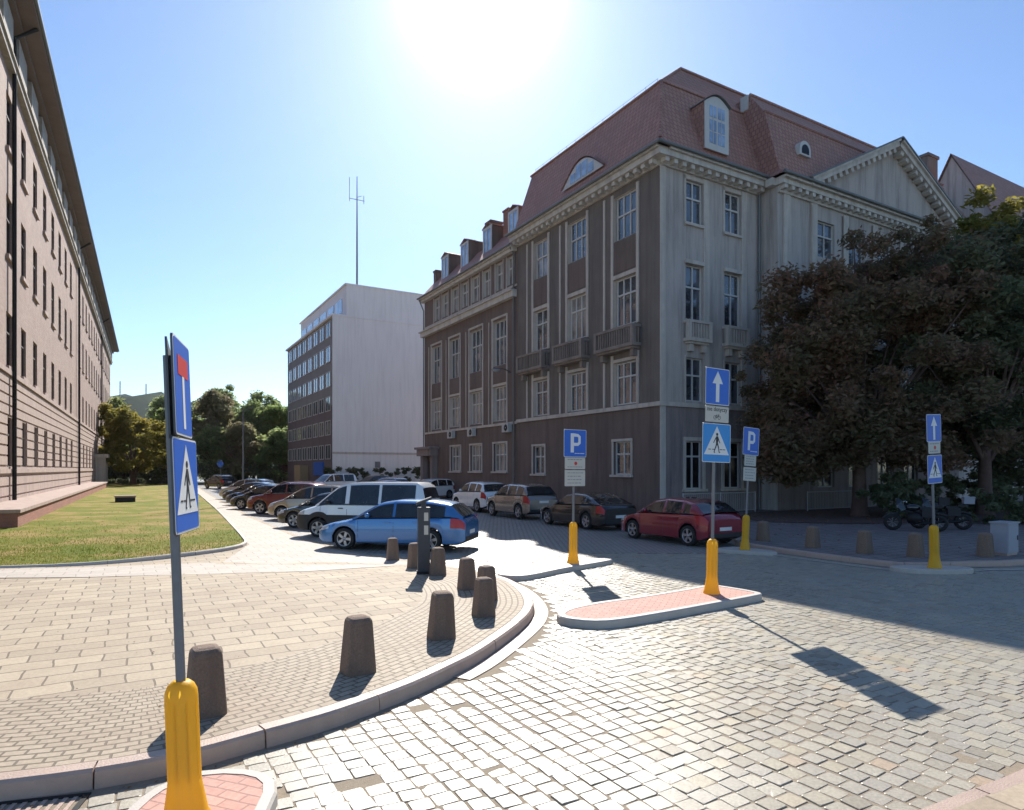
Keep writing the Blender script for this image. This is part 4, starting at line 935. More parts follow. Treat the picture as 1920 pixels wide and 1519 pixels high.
wallgrid(mb, o2, uR, nR_, 7.55, 27.0, -.3, 5.78, g2, .25, 4, 4)
mb.add([(27, -1.2, -.3), (27, 12, -.3), (27, 12, 18.4), (27, -1.2, 18.4)], [(0, 1, 2, 3)], 3)
mb.build('wall', ['plaster_dark', 'plaster_red', 'trim', 'plaster_grey', 'plaster_base'], B, fix=False)
# windows
rg = random.Random(3)
for k, (a, b, c, d) in enumerate(openL): window(B, oL, uL, nL_, a+.12, b-.12, c+.02, d-.02, .2, rg.choice(['glass', 'glass_curtain', 'glass']), cols=3 if b-a > 1.8 else 2, trans=.55 if c > 14 else .66)
for a, b, c, d in gL: window(B, oL, uL, nL_, a, b, c, d, .2, 'glass', cols=2, trans=.62)
for a, b, c, d in atticO: window(B, oL, uL, nL_, a, b, c, d, .2, 'glass_curtain', cols=2, trans=.6)
for k, (a, b, c, d) in enumerate(wingO): window(B, oL, uL, nL_, a+.1, b-.1, c, d, .22, 'glass' if k % 2 == 0 else 'glass_curtain', cols=3, trans=.62)
for a, b, c, d in wgO[:3]: window(B, oL, uL, nL_, a, b, c, d, .2, 'glass_curtain', cols=3, trans=.6)
for a, b, c, d in opR: window(B, oR, uR, nR_, a, b, c, d, .2, 'glass', 'frame_white', cols=2, trans=.6)
for a, b, c, d in gR: window(B, oR, uR, nR_, a, b, c, d, .2, 'glass_dark', cols=2, trans=.68)
for a, b, c, d in op2+g2: window(B, o2, uR, nR_, a, b, c, d, .2, 'glass', cols=2, trans=.6)
# entrance portal at the far end of the left facade
mb = MB(); mb.obox((0, 0, 0), uL, nL_, 28.75, 30.25, .2, 3.0, -.2, -.14); dr_ = mb.build('door', 'frame_dark', B)
mb = MB(); mb.obox((0, 0, 0), uL, nL_, 28.1, 28.65, 0, 3.6, .02, .5); mb.obox((0, 0, 0), uL, nL_, 30.35, 30.9, 0, 3.6, .02, .5); mb.obox((0, 0, 0), uL, nL_, 27.9, 31.1, 3.6, 4.2, .02, .8); mb.obox((0, 0, 0), uL, nL_, 27.7, 31.2, 4.2, 4.4, .02, 1.0); mb.build('portal', 'plaster_base', B)
# trims
mb = MB()
O = (0, 0, 0)
mb.obox(O, uL, nL_, -.12, 14.3, 5.66, 5.88, .002, .12); mb.obox(O, uL, nL_, 14.3, 31.1, 5.60, 5.78, .002, .10)
mb.obox(O, uR, nR_, .0, 7.5, 5.66, 5.88, .003, .12); mb.obox((0, -1.2, 0), uR, nR_, 7.5, 27.0, 5.66, 5.88, .003, .12)
mb.build('string_course', 'trim', B)
mb = MB()   # corner strip
mb.obox(O, uR, nR_, -.03, .34, 5.88, 18.2, .004, .05); mb.obox(O, uR, nR_, -.03, .34, 0, 5.66, .004, .05); mb.build('corner_strip', 'trim', B)
# window surrounds: each one a part
def surround(o, u, n, a, b, c, d, w=.16, t=.05, sill=True, head=True, mat='trim'):
    mb = MB(); O = (o[0], o[1], 0)
    mb.obox(O, u, n, a-w, a-.002, c, d, .003, t); mb.obox(O, u, n, b+.002, b+w, c, d, .003, t)
    if head: mb.obox(O, u, n, a-w, b+w, d+.001, d+w, .003, t+.02)
    if sill: mb.obox(O, u, n, a-w-.05, b+w+.05, c-.13, c-.001, .003, t+.12)
    mb.build('window_surround', mat, B)
for a, b, c, d in gL+wgO[:3]: surround(oL, uL, nL_, a, b, c, d, .14)
for a, b, c, d in gR: surround(oR, uR, nR_, a, b, c, d, .2)
mb = MB()    # continuous light bands beside the left facade bays, lintels under spandrels
for a, b in baysL:
    for z0, z1 in ((5.9, 8.75), (10.25, 17.75)):
        mb.obox(O, uL, nL_, a-.2, a-.003, z0, z1, .004, .07); mb.obox(O, uL, nL_, b+.003, b+.2, z0, z1, .004, .07); mb.obox(O, uL, nL_, b+.75, b+.9, z0, z1, .004, .06)
    mb.obox(O, uL, nL_, a, b, 12.98, 13.2, .004, .06); mb.obox(O, uL, nL_, a, b, 8.33, 8.5, .004, .06)
for a, b in wb:
    mb.obox(O, uL, nL_, a-.16, a-.003, 5.8, 13.5, .004, .06); mb.obox(O, uL, nL_, b+.003, b+.16, 5.8, 13.5, .004, .06); mb.obox(O, uL, nL_, b+.6, b+.7, 5.8, 13.5, .004, .05); mb.obox(O, uL, nL_, a, b, 8.53, 8.72, .004, .05); mb.obox(O, uL, nL_, a-.16, b+.16, 13.5, 13.65, .004, .08)
for a, b in attic: mb.obox(O, uL, nL_, a-.1, a-.003, 15.45, 17.7, .004, .05); mb.obox(O, uL, nL_, b+.003, b+.1, 15.45, 17.7, .004, .05)
mb.obox(O, uL, nL_, 14.3, 31.0, 15.3, 15.44, .004, .08)
mb.build('facade_bands', 'trim', B)
mb = MB()
for a, b in ((1.78, 3.05), (4.7, 6.0)):
    mb.obox(O, uR, nR_, b+.003, b+.42, 5.9, 17.9, .004, .07); mb.obox(O, uR, nR_, a-.14, a-.003, 15.2, 17.9, .004, .05); mb.obox(O, uR, nR_, a-.14, b, 15.24, 15.38, .004, .14); mb.obox(O, uR, nR_, a-.14, b, 17.67, 17.85, .004, .05)
    mb.obox(O, uR, nR_, a-.1, b, 13.22, 13.42, .004, .16); mb.obox(O, uR, nR_, a-.1, a-.003, 5.9, 8.4, .004, .05)
for x in (8.0, 10.4): mb.obox((0, -1.2, 0), uR, nR_, x, x+.55, 5.9, 18.0, .004, .1)
for k in range(6): mb.obox((0, -1.2, 0), uR, nR_, 10.4+k*3.0, 10.85+k*3.0, 5.9, 17.6, .105, .16)
mb.build('pilaster_strips', 'trim', B)
# spandrel panels, darker/redder
for a, b, c, d in [(a, b, 13.3, 15.0) for a, b in baysL]+[(a, b, 8.8, 9.95) for a, b in wb]:
    mb = MB(); mb.obox(O, uL, nL_, a+.05, b-.05, c, d, .003, .03); mb.build('spandrel', 'plaster_red', B)
# cornices with dentils
mb = MB()
mb.box(-.75, 14.0, -.0, 14.35, 18.305, 18.42) if False else None
mb.obox(O, uL, nL_, -.6, 14.35, 18.22, 18.5, .0, .62); mb.obox(O, uL, nL_, -.6, 14.35, 18.5, 18.62, .0, .78); mb.obox(O, uL, nL_, 0, 14.2, 17.95, 18.22, .004, .14)
for k in range(24): s0_ = .05+k*.6; mb.obox(O, uL, nL_, s0_, s0_+.26, 18.0, 18.218, .145, .5)
mb.build('cornice', 'cornice', B)
mb = MB()
mb.obox(O, uR, nR_, .003, 7.5, 18.22, 18.5, .0, .62); mb.obox(O, uR, nR_, .003, 7.5, 18.5, 18.62, .0, .78); mb.obox(O, uR, nR_, 0, 7.5, 17.95, 18.22, .008, .14)
for k in range(13): s0_ = -.1+k*.6; mb.obox(O, uR, nR_, s0_, s0_+.26, 18.0, 18.218, .145, .5)
mb.build('cornice', 'cornice', B)
O2 = (0, -1.2, 0); mb = MB()
mb.obox(O2, uR, nR_, 7.4, 27.4, 18.1, 18.36, .0, .5); mb.obox(O2, uR, nR_, 7.4, 27.4, 18.36, 18.5, .0, .7); mb.obox(O2, uR, nR_, 7.55, 27, 17.75, 18.1, .004, .14)
for k in range(33): s0_ = 7.6+k*.6; mb.obox(O2, uR, nR_, s0_, s0_+.26, 17.88, 18.098, .145, .46)
mb.obox((7.55, -1.2, 0), (0, 1, 0), (-1, 0, 0), 0, .5, 18.1, 18.5, 0, .4)
mb.build('cornice', 'cornice', B)
mb = MB(); mb.obox(O, uL, nL_, 14.4, 31.3, 14.55, 14.95, .0, .35); mb.obox(O, uL, nL_, 14.4, 31.4, 14.95, 15.05, .0, .5); mb.obox(O, uL, nL_, 14.36, 31.3, 17.75, 17.98, .0, .35); mb.obox(O, uL, nL_, 14.36, 31.4, 17.98, 18.1, .0, .5); mb.build('cornice', 'cornice', B)
mb = MB(); mb.tube([(-.86, -.9, 18.66), (-.86, 14.5, 18.66)], .09, 8); mb.tube([(-.86, -.86, 18.66), (7.4, -.86, 18.66)], .09, 8); mb.tube([(7.1, -1.98, 18.55), (27.4, -1.98, 18.55)], .09, 8); mb.tube([(-.58, 14.4, 18.14), (-.58, 31.5, 18.14)], .07, 8); mb.build('gutter', 'lead', B)
mb = MB(); mb.tube([(7.35, -.16, 0), (7.35, -.16, 18.2)], .07, 8); mb.build('drainpipe', 'lead', B)
mb = MB(); mb.tube([(-.14, 14.6, 0), (-.14, 14.6, 17.6), (-.5, 14.6, 18.1)], .06, 8); mb.build('drainpipe', 'lead', B)
mb = MB(); mb.tube([(-.14, 31.0, 0), (-.14, 31.0, 17.0), (-.5, 31.2, 18.0)], .06, 8); mb.build('drainpipe', 'lead', B)
# pediment
mb = MB(); hgable(mb, [(10.6, 18.5), (26.0, 18.5), (18.3, 22.6)], -1.35, .2); mb.build('pediment', 'plaster_grey', B)
mb = MB()
def rake(p, q, w0, w1, y0, y1):
    p = Vector((p[0], 0, p[1])); q = Vector((q[0], 0, q[1])); d = (q-p).normalized(); n_ = Vector((-d.z, 0, d.x)); n_ = n_ if n_.z > 0 else -n_
    c_ = [p+n_*w0, q+n_*w0, q+n_*w1, p+n_*w1]; mb.add([(v.x, y0, v.z) for v in c_]+[(v.x, y1, v.z) for v in c_], [(0, 1, 2, 3), (7, 6, 5, 4), (0, 4, 5, 1), (1, 5, 6, 2), (2, 6, 7, 3), (3, 7, 4, 0)]); return d, n_, (q-p).length
for p, q in (((9.6, 18.35), (18.3, 22.7)), ((27.0, 18.35), (18.3, 22.7))):
    d, n_, l = rake(p, q, 0, .28, -1.95, -.9); rake(p, q, .28, .42, -2.1, -.9)
    P0 = Vector((p[0], 0, p[1])); k = 1.0
    while k < l-.3:
        a = P0+d*k; b = P0+d*(k+.3); c1, c2 = a-n_*.26, b-n_*.26; mb.add([(v.x, y, v.z) for y in (-1.85, -1.352) for v in (a, b, c2, c1)], [(0, 1, 2, 3), (7, 6, 5, 4), (0, 4, 5, 1), (1, 5, 6, 2), (2, 6, 7, 3), (3, 7, 4, 0)]); k += .62
mb.build('pediment_cornice', 'cornice', B)
mb = MB()
for p, q in (((9.3, 18.62), (18.3, 23.14)), ((27.3, 18.62), (18.3, 23.14))): rake(p, q, .0, .09, -2.15, 6.0)
mb.build('pediment_roof', 'lead', B)
# roofs (mansard)
mb = MB()
E_ = .72
ring0 = [(-E_, -E_, 18.66), (14.5, -E_, 18.66), (14.5, 14.4, 18.66), (-E_, 14.4, 18.66)]
ring05 = [(-.15, -.15, 19.25), (14.5, -.15, 19.25), (14.5, 14.4, 19.25), (-.15, 14.4, 19.25)]
ring1 = [(1.2, 1.2, 23.2), (14.5, 1.2, 23.2), (14.5, 14.3, 23.2), (1.2, 14.3, 23.2)]
ring2 = [(3.86, 2.5, 25.35), (14.5, 2.5, 25.35), (14.5, 12.5, 25.35), (3.86, 12.5, 25.35)]
for a, b in ((ring0, ring05), (ring05, ring1), (ring1, ring2)): mb.add(a+b, [(i, (i+1) % 4, 4+(i+1) % 4, 4+i) for i in range(4)], 0)
mb.add(ring2, [(0, 1, 2, 3)], 1)
s2 = [[(7.2, -1.9, 18.56), (27.6, -1.9, 18.56), (27.6, 12, 18.56), (7.2, 12, 18.56)], [(7.5, -1.35, 19.0), (27.2, -1.35, 19.0), (27.2, 12, 19.0), (7.5, 12, 19.0)], [(7.55, -.35, 22.6), (26.6, -.35, 22.6), (26.6, 11, 22.6), (7.55, 11, 22.6)], [(7.65, .75, 24.1), (25.2, .75, 24.1), (25.2, 10, 24.1), (7.65, 10, 24.1)]]
for a, b in zip(s2, s2[1:]): mb.add(a+b, [(i, (i+1) % 4, 4+(i+1) % 4, 4+i) for i in range(4)], 0)
mb.add(s2[3], [(0, 1, 2, 3)], 1)
mb.build('mansard_roof', ['tile', 'roof_dark'], B)
mb = MB(); mb.tube([(1.2, 1.2, 23.25), (1.2, 14.4, 23.25)], .10, 6); mb.tube([(1.2, 1.2, 23.25), (7.6, 1.2, 23.25)], .08, 6); mb.tube([(3.86, 2.5, 25.42), (14.5, 2.5, 25.42)], .1, 6); mb.tube([(1.2, 1.2, 23.25), (3.86, 2.5, 25.42)], .08, 6); mb.tube([(-.15, -.15, 19.3), (1.2, 1.2, 23.2)], .09, 6); mb.tube([(7.55, -.35, 22.66), (26.6, -.35, 22.66)], .08, 6); mb.tube([(7.65, .75, 24.16), (25.2, .75, 24.16)], .09, 6); mb.build('ridge_caps', 'tile', B)
mb = MB(); mb.box(7.5, 7.6, .8, 1.3, 23.3, 24.15); mb.build('fire_wall_cap', 'frame_white', B)
mb = MB()
for k in range(14): y = 1.6+k*.95; mb.tube([(1.3, y, 23.2), (1.3, y, 23.62)], .012, 5)
mb.tube([(1.3, 1.6, 23.6), (1.3, 14, 23.6)], .01, 5); mb.build('snow_guard', 'lead', B)
# wing roof
mb = MB()
w0 = [(-.45, 14.4, 18.15), (12, 14.4, 18.15), (12, 31.2, 18.15), (-.45, 31.2, 18.15)]; w1 = [(1.5, 14.4, 20.4), (12, 14.4, 20.4), (12, 31.2, 20.4), (1.5, 31.2, 20.4)]
mb.add(w0+w1, [(i, (i+1) % 4, 4+(i+1) % 4, 4+i) for i in range(4)], 0); mb.add(w1, [(0, 1, 2, 3)], 1); mb.build('wing_roof', ['tile', 'roof_dark'], B)
# dormers on the wing
def dormer(y0, y1, z0, z1, x0=.75, x1=3.4):
    mb = MB(); mb.box(x0, x1, y0, y1, z0, z1-.25); hgable_pts = [(x0, y0, z1-.25), (x0, y1, z1-.25), (x0, (y0+y1)/2, z1+.05), (x1, y0, z1-.25), (x1, y1, z1-.25), (x1, (y0+y1)/2, z1+.05)]
    mb.add(hgable_pts, [(0, 1, 2), (5, 4, 3)]); d = mb.build('dormer', 'plaster_red', B)
    mb = MB()
    m_ = (y0+y1)/2
    mb.add([(x0-.12, y0-.1, z1-.27), (x0-.12, m_, z1+.06), (x1, m_, z1+.06), (x1, y0-.1, z1-.27), (x0-.12, y0-.1, z1-.19), (x0-.12, m_, z1+.14), (x1, m_, z1+.14), (x1, y0-.1, z1-.19)], [(0, 1, 2, 3), (4, 5, 6, 7), (0, 1, 5, 4), (0, 3, 7, 4)])
    mb.add([(x0-.12, y1+.1, z1-.27), (x0-.12, m_, z1+.06), (x1, m_, z1+.06), (x1, y1+.1, z1-.27), (x0-.12, y1+.1, z1-.19), (x0-.12, m_, z1+.14), (x1, m_, z1+.14), (x1, y1+.1, z1-.19)], [(0, 1, 2, 3), (4, 5, 6, 7), (0, 1, 5, 4), (0, 3, 7, 4)])
    mb.build('dormer_roof', 'tile', d)
    mb = MB(); mb.box(x0-.05, x0-.003, y0+.12, y1-.12, z0+.05, z1-.25); mb.build('dormer_window', 'glass_blue', d)
    mb = MB()
    for a, b, c, e in ((y0+.02, y0+.2, z0, z1-.2), (y1-.2, y1-.02, z0, z1-.2), (m_-.04, m_+.04, z0+.1, z1-.3), (y0+.2, y1-.2, z0, z0+.12), (y0+.2, y1-.2, z1-.42, z1-.22)): mb.box(x0-.09, x0-.052, a, b, c, e)
    mb.build('dormer_frame', 'frame_white', d)
for y in (15.3, 19.3, 23.35, 27.3): dormer(y, y+1.5, 18.9, 21.6)
def chimney(x0, x1, y0, y1, z0, z1, mat='plaster_red'):
    mb = MB(); mb.box(x0, x1, y0, y1, z0, z1); mb.box(x0-.06, x1+.06, y0-.06, y1+.06, z1, z1+.14); mb.build('chimney', mat, B)
chimney(1.4, 4.6, 18.0, 18.8, 20, 22.2, 'brick_red'); chimney(1.5, 2.6, 21.0, 21.9, 20, 22.3); chimney(1.4, 2.2, 25.1, 25.7, 20, 22.0); chimney(.9, 3.8, 30.5, 31.1, 18.3, 20.7)
# eyebrow dormer in the left roof slope
def slopeL(z): return -.15+1.35*(z-19.25)/3.95
mb = MB(); K = 16; y0, y1, zb_, zt_ = 4.5, 8.7, 19.75, 20.95; rows = []
for i in range(K+1):
    t_ = i/K; y = y0+(y1-y0)*t_; z = zb_+(zt_-zb_)*max(0, math.sin(math.pi*t_))**1.1; rows.append((y, z))
xf = slopeL(zb_)-.12
mb.add([(xf, y, zb_) for y, z in rows]+[(xf, y, z) for y, z in rows], [(i, i+1, K+2+i, K+1+i) for i in range(K)]); eb = mb.build('eyebrow_dormer', 'frame_white', B)
mb = MB(); mb.add([(xf-.08, y, z+.08) for y, z in rows]+[(slopeL(z)+.5, y, z+.08+.12) for y, z in rows], [(i, i+1, K+2+i, K+1+i) for i in range(K)], 0, True); mb.build('eyebrow_roof', 'tile', eb)
mb = MB()
for j in range(4):
    a = 5.45+j*.6; zz = min(zb_+(zt_-zb_)*math.sin(math.pi*((a+.02)-y0)/(y1-y0))**1.1, zb_+(zt_-zb_)*math.sin(math.pi*((a+.5)-y0)/(y1-y0))**1.1)-.1; mb.box(xf-.03, xf-.004, a, a+.5, zb_+.12, zz)
mb.build('eyebrow_window', 'glass_blue', eb)
# tall white dormer window in the right roof slope
K = 10; arc = [(2.95+1.8*i/K, 22.0+.42*math.sin(math.pi*i/K)) for i in range(K+1)]
mb = MB(); hgable(mb, [(4.75, 19.5), (2.95, 19.5)]+arc, -.18, 2.4, 1); hgable(mb, [(4.75, 19.5), (2.95, 19.5)]+arc, -.25, -.181, 0); dw = mb.build('tall_dormer', ['frame_white', 'tile'], B)
mb = MB(); mb.add([(x, y, z) for y in (-.38, 2.4) for x, z in [(2.88, 21.99)]+[(a+(a-3.85)*.06, b+.05) for a, b in arc]+[(4.82, 21.99)]], [(i, i+1, K+4+i, K+3+i) for i in range(K+2)], 0, True); mb.build('dormer_roof', 'lead', dw)
mb = MB()
for a, b in ((3.28, 3.78), (3.92, 4.42)):
    for c, d in ((19.85, 20.45), (20.52, 21.1), (21.25, 21.85)): mb.box(a, b, -.27, -.253, c, d)
mb.build('dormer_window', 'glass_blue', dw)
mb = MB()
for a, b in ((3.28, 3.78), (3.92, 4.42)): mb.box((a+b)/2-.02, (a+b)/2+.02, -.285, -.272, 19.85, 21.85)
mb.build('glazing_bars', 'frame_white', dw)
# little round-headed dormer on section 2
mb = MB(); K = 10; arc = [(10.05+.5*math.cos(math.pi*i/K), 20.75+.5*math.sin(math.pi*i/K)) for i in range(K+1)]; hgable(mb, [(10.55, 20.4)]+arc+[(9.55, 20.4)], -1.15, .2); rd = mb.build('round_dormer', 'frame_white', B)
mb = MB(); arc2 = [(10.05+.32*math.cos(math.pi*i/K), 20.72+.32*math.sin(math.pi*i/K)) for i in range(K+1)]; hgable(mb, [(10.37, 20.5)]+arc2+[(9.73, 20.5)], -1.17, -1.152); mb.build('dormer_window', 'glass_dark', rd)
# balconies
def balcony(o, u, n, a, b, zf, zt, depth, mat='trim', bars='plaster_dark'):
    O = (o[0], o[1], 0); mb = MB()
    mb.obox(O, u, n, a, b, zf, zf+.18, .005, depth); mb.obox(O, u, n, a+.12, b-.12, zf-.12, zf-.001, .005, depth-.12)
    for s_ in (a+.25, b-.5): mb.obox(O, u, n, s_, s_+.25, zf-.5, zf-.121, .005, depth*.6)
    bl = mb.build('balcony', mat, B)
    mb = MB(); mb.obox(O, u, n, a, b, zt-.14, zt, depth-.16, depth); mb.obox(O, u, n, a, a+.14, zt-.14, zt, .005, depth-.161); mb.obox(O, u, n, b-.14, b, zt-.14, zt, .005, depth-.161)
    for s_ in (a, b-.2): mb.obox(O, u, n, s_, s_+.2, zf+.181, zt-.141, depth-.2, depth-.002)
    k = a+.3
    while k < b-.35: mb.obox(O, u, n, k, k+.07, zf+.181, zt-.141, depth-.12, depth-.05); k += .2
    for s_ in (a+.03, b-.1):
        k = .15
        while k < depth-.3: mb.obox(O, u, n, s_, s_+.07, zf+.181, zt-.141, k, k+.07); k += .2
    mb.build('balustrade', mat, bl)
for a, b in ((1.41, 4.72), (5.93, 9.0), (10.2, 13.4)): balcony(oL, uL, nL_, a, b, 8.95, 10.1, .65, 'balcony')
for a, b in ((1.6, 3.3), (4.5, 6.25)): balcony(oR, uR, nR_, a, b, 9.1, 10.2, .45)
# air conditioners
def ac(s_, z):
    t = MB(); t.obox(O, uL, nL_, s_, s_+.9, z, z+.62, .08, .42); a = t.build('air_conditioner', 'ac', B)
    t = MB(); t.lathe([(.24, 0), (.22, -.02), (.05, -.02)], 18, c=(-.42, s_+.35, z+.31), axis='x'); t.build('fan_grille', 'iron', a)
for s_, z in ((24.3, 5.0), (20.5, 5.0), (14.9, 5.05)): ac(s_, z)
# lamp on bracket
lm = thing('wall_lamp', 'round street lamp hanging on an arm in front of the tall windows', 'lamp', tuple(Vector((7.58, 33.22, 0))+U1*15.2), AU)
mb = MB(); mb.tube([(0, 0, 9.3), (-.6, 0, 9.55), (-1.2, 0, 9.5)], .03, 6); mb.build('bracket', 'galv_dark', lm)
mb = MB(); mb.lathe([(.02, .12), (.12, .08), (.34, 0), (.36, -.04)], 20, c=(-1.2, 0, 9.45)); mb.build('lamp_shade', 'galv', lm); mb = MB(); mb.lathe([(.34, 0), (.25, -.12), (.001, -.17)], 20, c=(-1.2, 0, 9.41)); mb.build('lamp_glass', 'lamp_glass', lm)
# railing in front of the building
def railing(name, lb, x0, x1, y, h=1.05, step=.14):
    t = thing('railing', lb, 'railing', (7.58, 33.22, .12), AU); mb = MB()
    mb.tube([(x0, y, h), (x1, y, h)], .03, 6); mb.tube([(x0, y, .12), (x1, y, .12)], .02, 6); mb.build('rails', 'rail', t)
    mb = MB(); k = x0
    while k < x1: mb.tube([(k, y, .12), (k, y, h)], .009, 5); k += step
    mb.build('bars', 'rail', t)
    for x in (x0, (x0+x1)/2, x1): mb = MB(); mb.tube([(x, y, 0), (x, y, h+.04)], .035, 6); mb.build('post', 'rail', t)
railing('railing', 'white iron railing below the ground floor windows at the building corner', .3, 5.6, -1.3); railing('railing', 'white iron railing behind the chestnut trunk in front of the projecting wing', 8.2, 16, -2.6)
# ---------------------------------------------------------------- next building to the right, roofs above the trees
N = thing('neighbouring_building', 'building behind the trees at the right edge with red roof and grey gable', 'building', (7.58, 33.22, 0), AU)
mb = MB(); mb.box(27.3, 52, 1.5, 13, 0, 20.5); mb.build('wall', 'plaster_grey', N)
mb = MB(); mb.add([(27.3, .9, 20.4), (52.5, .9, 20.4), (52.5, 3.4, 24.6), (27.3, 3.4, 24.6), (52.5, 8, 27), (27.3, 8, 27), (27.3, 13, 20.4), (52.5, 13, 20.4)], [(0, 1, 2, 3), (3, 2, 4, 5), (5, 4, 7, 6), (0, 3, 5, 6), (1, 7, 4, 2)]); mb.build('roof', 'tile', N)
mb = MB(); mb.add([(36.0, -.2, 21.3), (36.0, 7.4, 21.3), (36.0, 3.6, 28.6), (36.4, -.2, 21.3), (36.4, 7.4, 21.3), (36.4, 3.6, 28.6)], [(0, 1, 2), (5, 4, 3), (0, 2, 5, 3), (1, 4, 5, 2)]); mb.build('gable', 'plaster_grey', N)
mb = MB(); mb.add([(35.8, -.5, 20.9), (56, -.5, 20.9), (56, 3.6, 28.85), (35.8, 3.6, 28.85), (56, 7.7, 20.9), (35.8, 7.7, 20.9)], [(0, 1, 2, 3), (3, 2, 4, 5)]); mb.build('gable_roof', 'tile', N)
mb = MB(); mb.box(36.2, 37.8, 5.6, 6.6, 24, 29.6); mb.box(36.1, 37.9, 5.5, 6.7, 29.6, 29.85); mb.build('chimney', 'plaster_dark', N)
# ---------------------------------------------------------------- pale building at the back
F = thing('pale_office_building', 'modern office building with a pale blank side wall and rows of square windows', 'building', (-22.27, 81.6, 0), AU)
Hf = 21.7
mb = MB(); mb.add([(-.3, -.02, 0), (13.5, -.02, 0), (13.5, -.02, Hf), (-.3, -.02, Hf)], [(0, 1, 2, 3)], 0)
mb.box(0, 16, 0, 28.6, 0, Hf-.01, 1); mb.box(1.5, 16, -.019, 26, Hf-.005, 25.8, 0); mb.build('wall', ['white_wall', 'panel_grey'], F)
mb = MB(); mb.box(-.35, 16.2, -.1, 28.8, Hf, Hf+.25); mb.box(1.3, 16.2, -.1, 26.2, 25.8, 26.0); mb.build('parapet', 'white_wall', F)
mb = MB(); mb.box(-.31, 15, -.09, -.021, 4.35, 4.6); mb.build('base_moulding', 'trim', F)
mb = MB()
for z0, z1, mi in ((.0, 10.6, 1), (10.6, Hf-.02, 0)): mb.obox((0, 0, 0), (0, 1, 0), (-1, 0, 0), .3, 28.5, z0, z1, .01, .05, mi)
mb.build('facade_panels', ['panel_grey', 'panel_brown'], F)
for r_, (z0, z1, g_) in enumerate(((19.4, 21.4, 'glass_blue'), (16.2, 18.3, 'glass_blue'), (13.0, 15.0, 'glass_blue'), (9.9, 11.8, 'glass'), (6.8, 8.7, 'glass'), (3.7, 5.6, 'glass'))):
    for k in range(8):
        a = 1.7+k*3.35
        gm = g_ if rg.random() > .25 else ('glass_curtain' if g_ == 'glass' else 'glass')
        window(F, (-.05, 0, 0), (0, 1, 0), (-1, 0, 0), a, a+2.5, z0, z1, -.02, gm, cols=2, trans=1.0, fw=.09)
mb = MB()
for k in range(6): mb.obox((1.5, 0, 0), (0, 1, 0), (-1, 0, 0), 2+k*4, 5.2+k*4, Hf+1, Hf+2.8, .02, .06)
mb.build('penthouse_windows', 'glass_blue', F)
mb = MB(); mb.box(5.2, 5.9, -.05, -.025, 2.6, 3.4); mb.build('wall_vent', 'panel_grey', F)
mb = MB(); mb.box(-1.2, -.06, 14, 18, 0, 3.0); mb.build('entrance_porch', simple('ochre_paint', (.36, .27, .15), .7), F)
mb = MB(); mb.box(-.3, -.07, 5, 10, 1.6, 3.4); mb.build('blue_poster', 'sign_blue', F)
m_ = thing('radio_mast', 'tall thin radio mast with a cross arm on the roof of the pale building', 'mast', tuple(Vector((-22.27, 81.6, 25.9))+U2*3.3+U1*1.5), AU)
mb = MB(); mb.tube([(0, 0, 0), (0, 0, 8), (0, 0, 14.6)], [.14, .10, .05], 8); mb.build('pole', 'galv', m_)
mb = MB(); mb.tube([(-1.0, 0, 11.6), (1.0, 0, 11.6)], .04, 6); mb.tube([(-1.0, 0, 11.2), (-1.0, 0, 14.3)], .035, 6); mb.tube([(.9, 0, 11.2), (.9, 0, 12.3)], .035, 6); mb.tube([(0, 0, 11.9), (.6, 0, 12.2)], .03, 6); mb.build('antennas', 'galv', m_)
# low dark shrubs at the foot of the blank wall come with the trees

# ---------------------------------------------------------------- long brick building on the left
AL = math.atan2(.49, .8716)
Bl = thing('brick_office_building', 'long pink brick building with deep eaves running along the left edge', 'building', (-5.44, -3.06, 0), 0)
u = (-.49, .8716, 0); n_ = (.8716, .49, 0); O0 = (0, 0, 0)
cent = [46.8+4.5*k for k in range(-3, 7)]+[82.6+4.5*k for k in range(0, 15)]
rowsW = [(2.55, 5.1), (7.7, 10.5), (13.4, 16.5), (18.9, 21.8)]
ops = [(c-.85, c+.85, z0, z1) for c in cent for z0, z1 in rowsW if not (102 < c < 115 and z0 < 5)]
ops = [o for o in ops if True]
mb = MB(); wallgrid(mb, O0, u, n_, 28, 150, -.3, 7.3, [o for o in ops if o[3] < 7]+[(106, 110.5, 0, 4.0)], .2, 1, 1); wallgrid(mb, O0, u, n_, 28, 150, 7.3, 25.9, [o for o in ops if o[2] > 7], .2, 0, 0)
def Q(s_, d, z): return (u[0]*s_+n_[0]*d, u[1]*s_+n_[1]*d, z)
mb.add([Q(150, 0, -.3), Q(150, -14, -.3), Q(150, -14, 26), Q(150, 0, 26)], [(0, 1, 2, 3)], 0); mb.add([Q(28, 0, -.3), Q(28, -14, -.3), Q(28, -14, 26), Q(28, 0, 26)], [(0, 1, 2, 3)], 0); mb.add([Q(28, -14, -.3), Q(150, -14, -.3), Q(150, -14, 26), Q(28, -14, 26)], [(0, 1, 2, 3)], 0)
bwm = bricky('left_pink_brickwork', (.32, .225, .185), (.385, .28, .23), (.35, .28, .245), .5, .16, .02, rough=.88, vertical=(-.49, .8716), bump=.6, dirt=(.25, .17, .155), dirtamt=.6)
mb.build('wall', [bwm, 'rust'], Bl, fix=False)
nwin = 0
for (a, b, c, d) in sorted(ops, key=lambda q: q[0]):
    if nwin >= 99: break
    window(Bl, O0, u, n_, a, b, c, d, .17, 'glass_dark', 'frame_dark', cols=2, trans=.65); nwin += 1
mb = MB()
z = .55
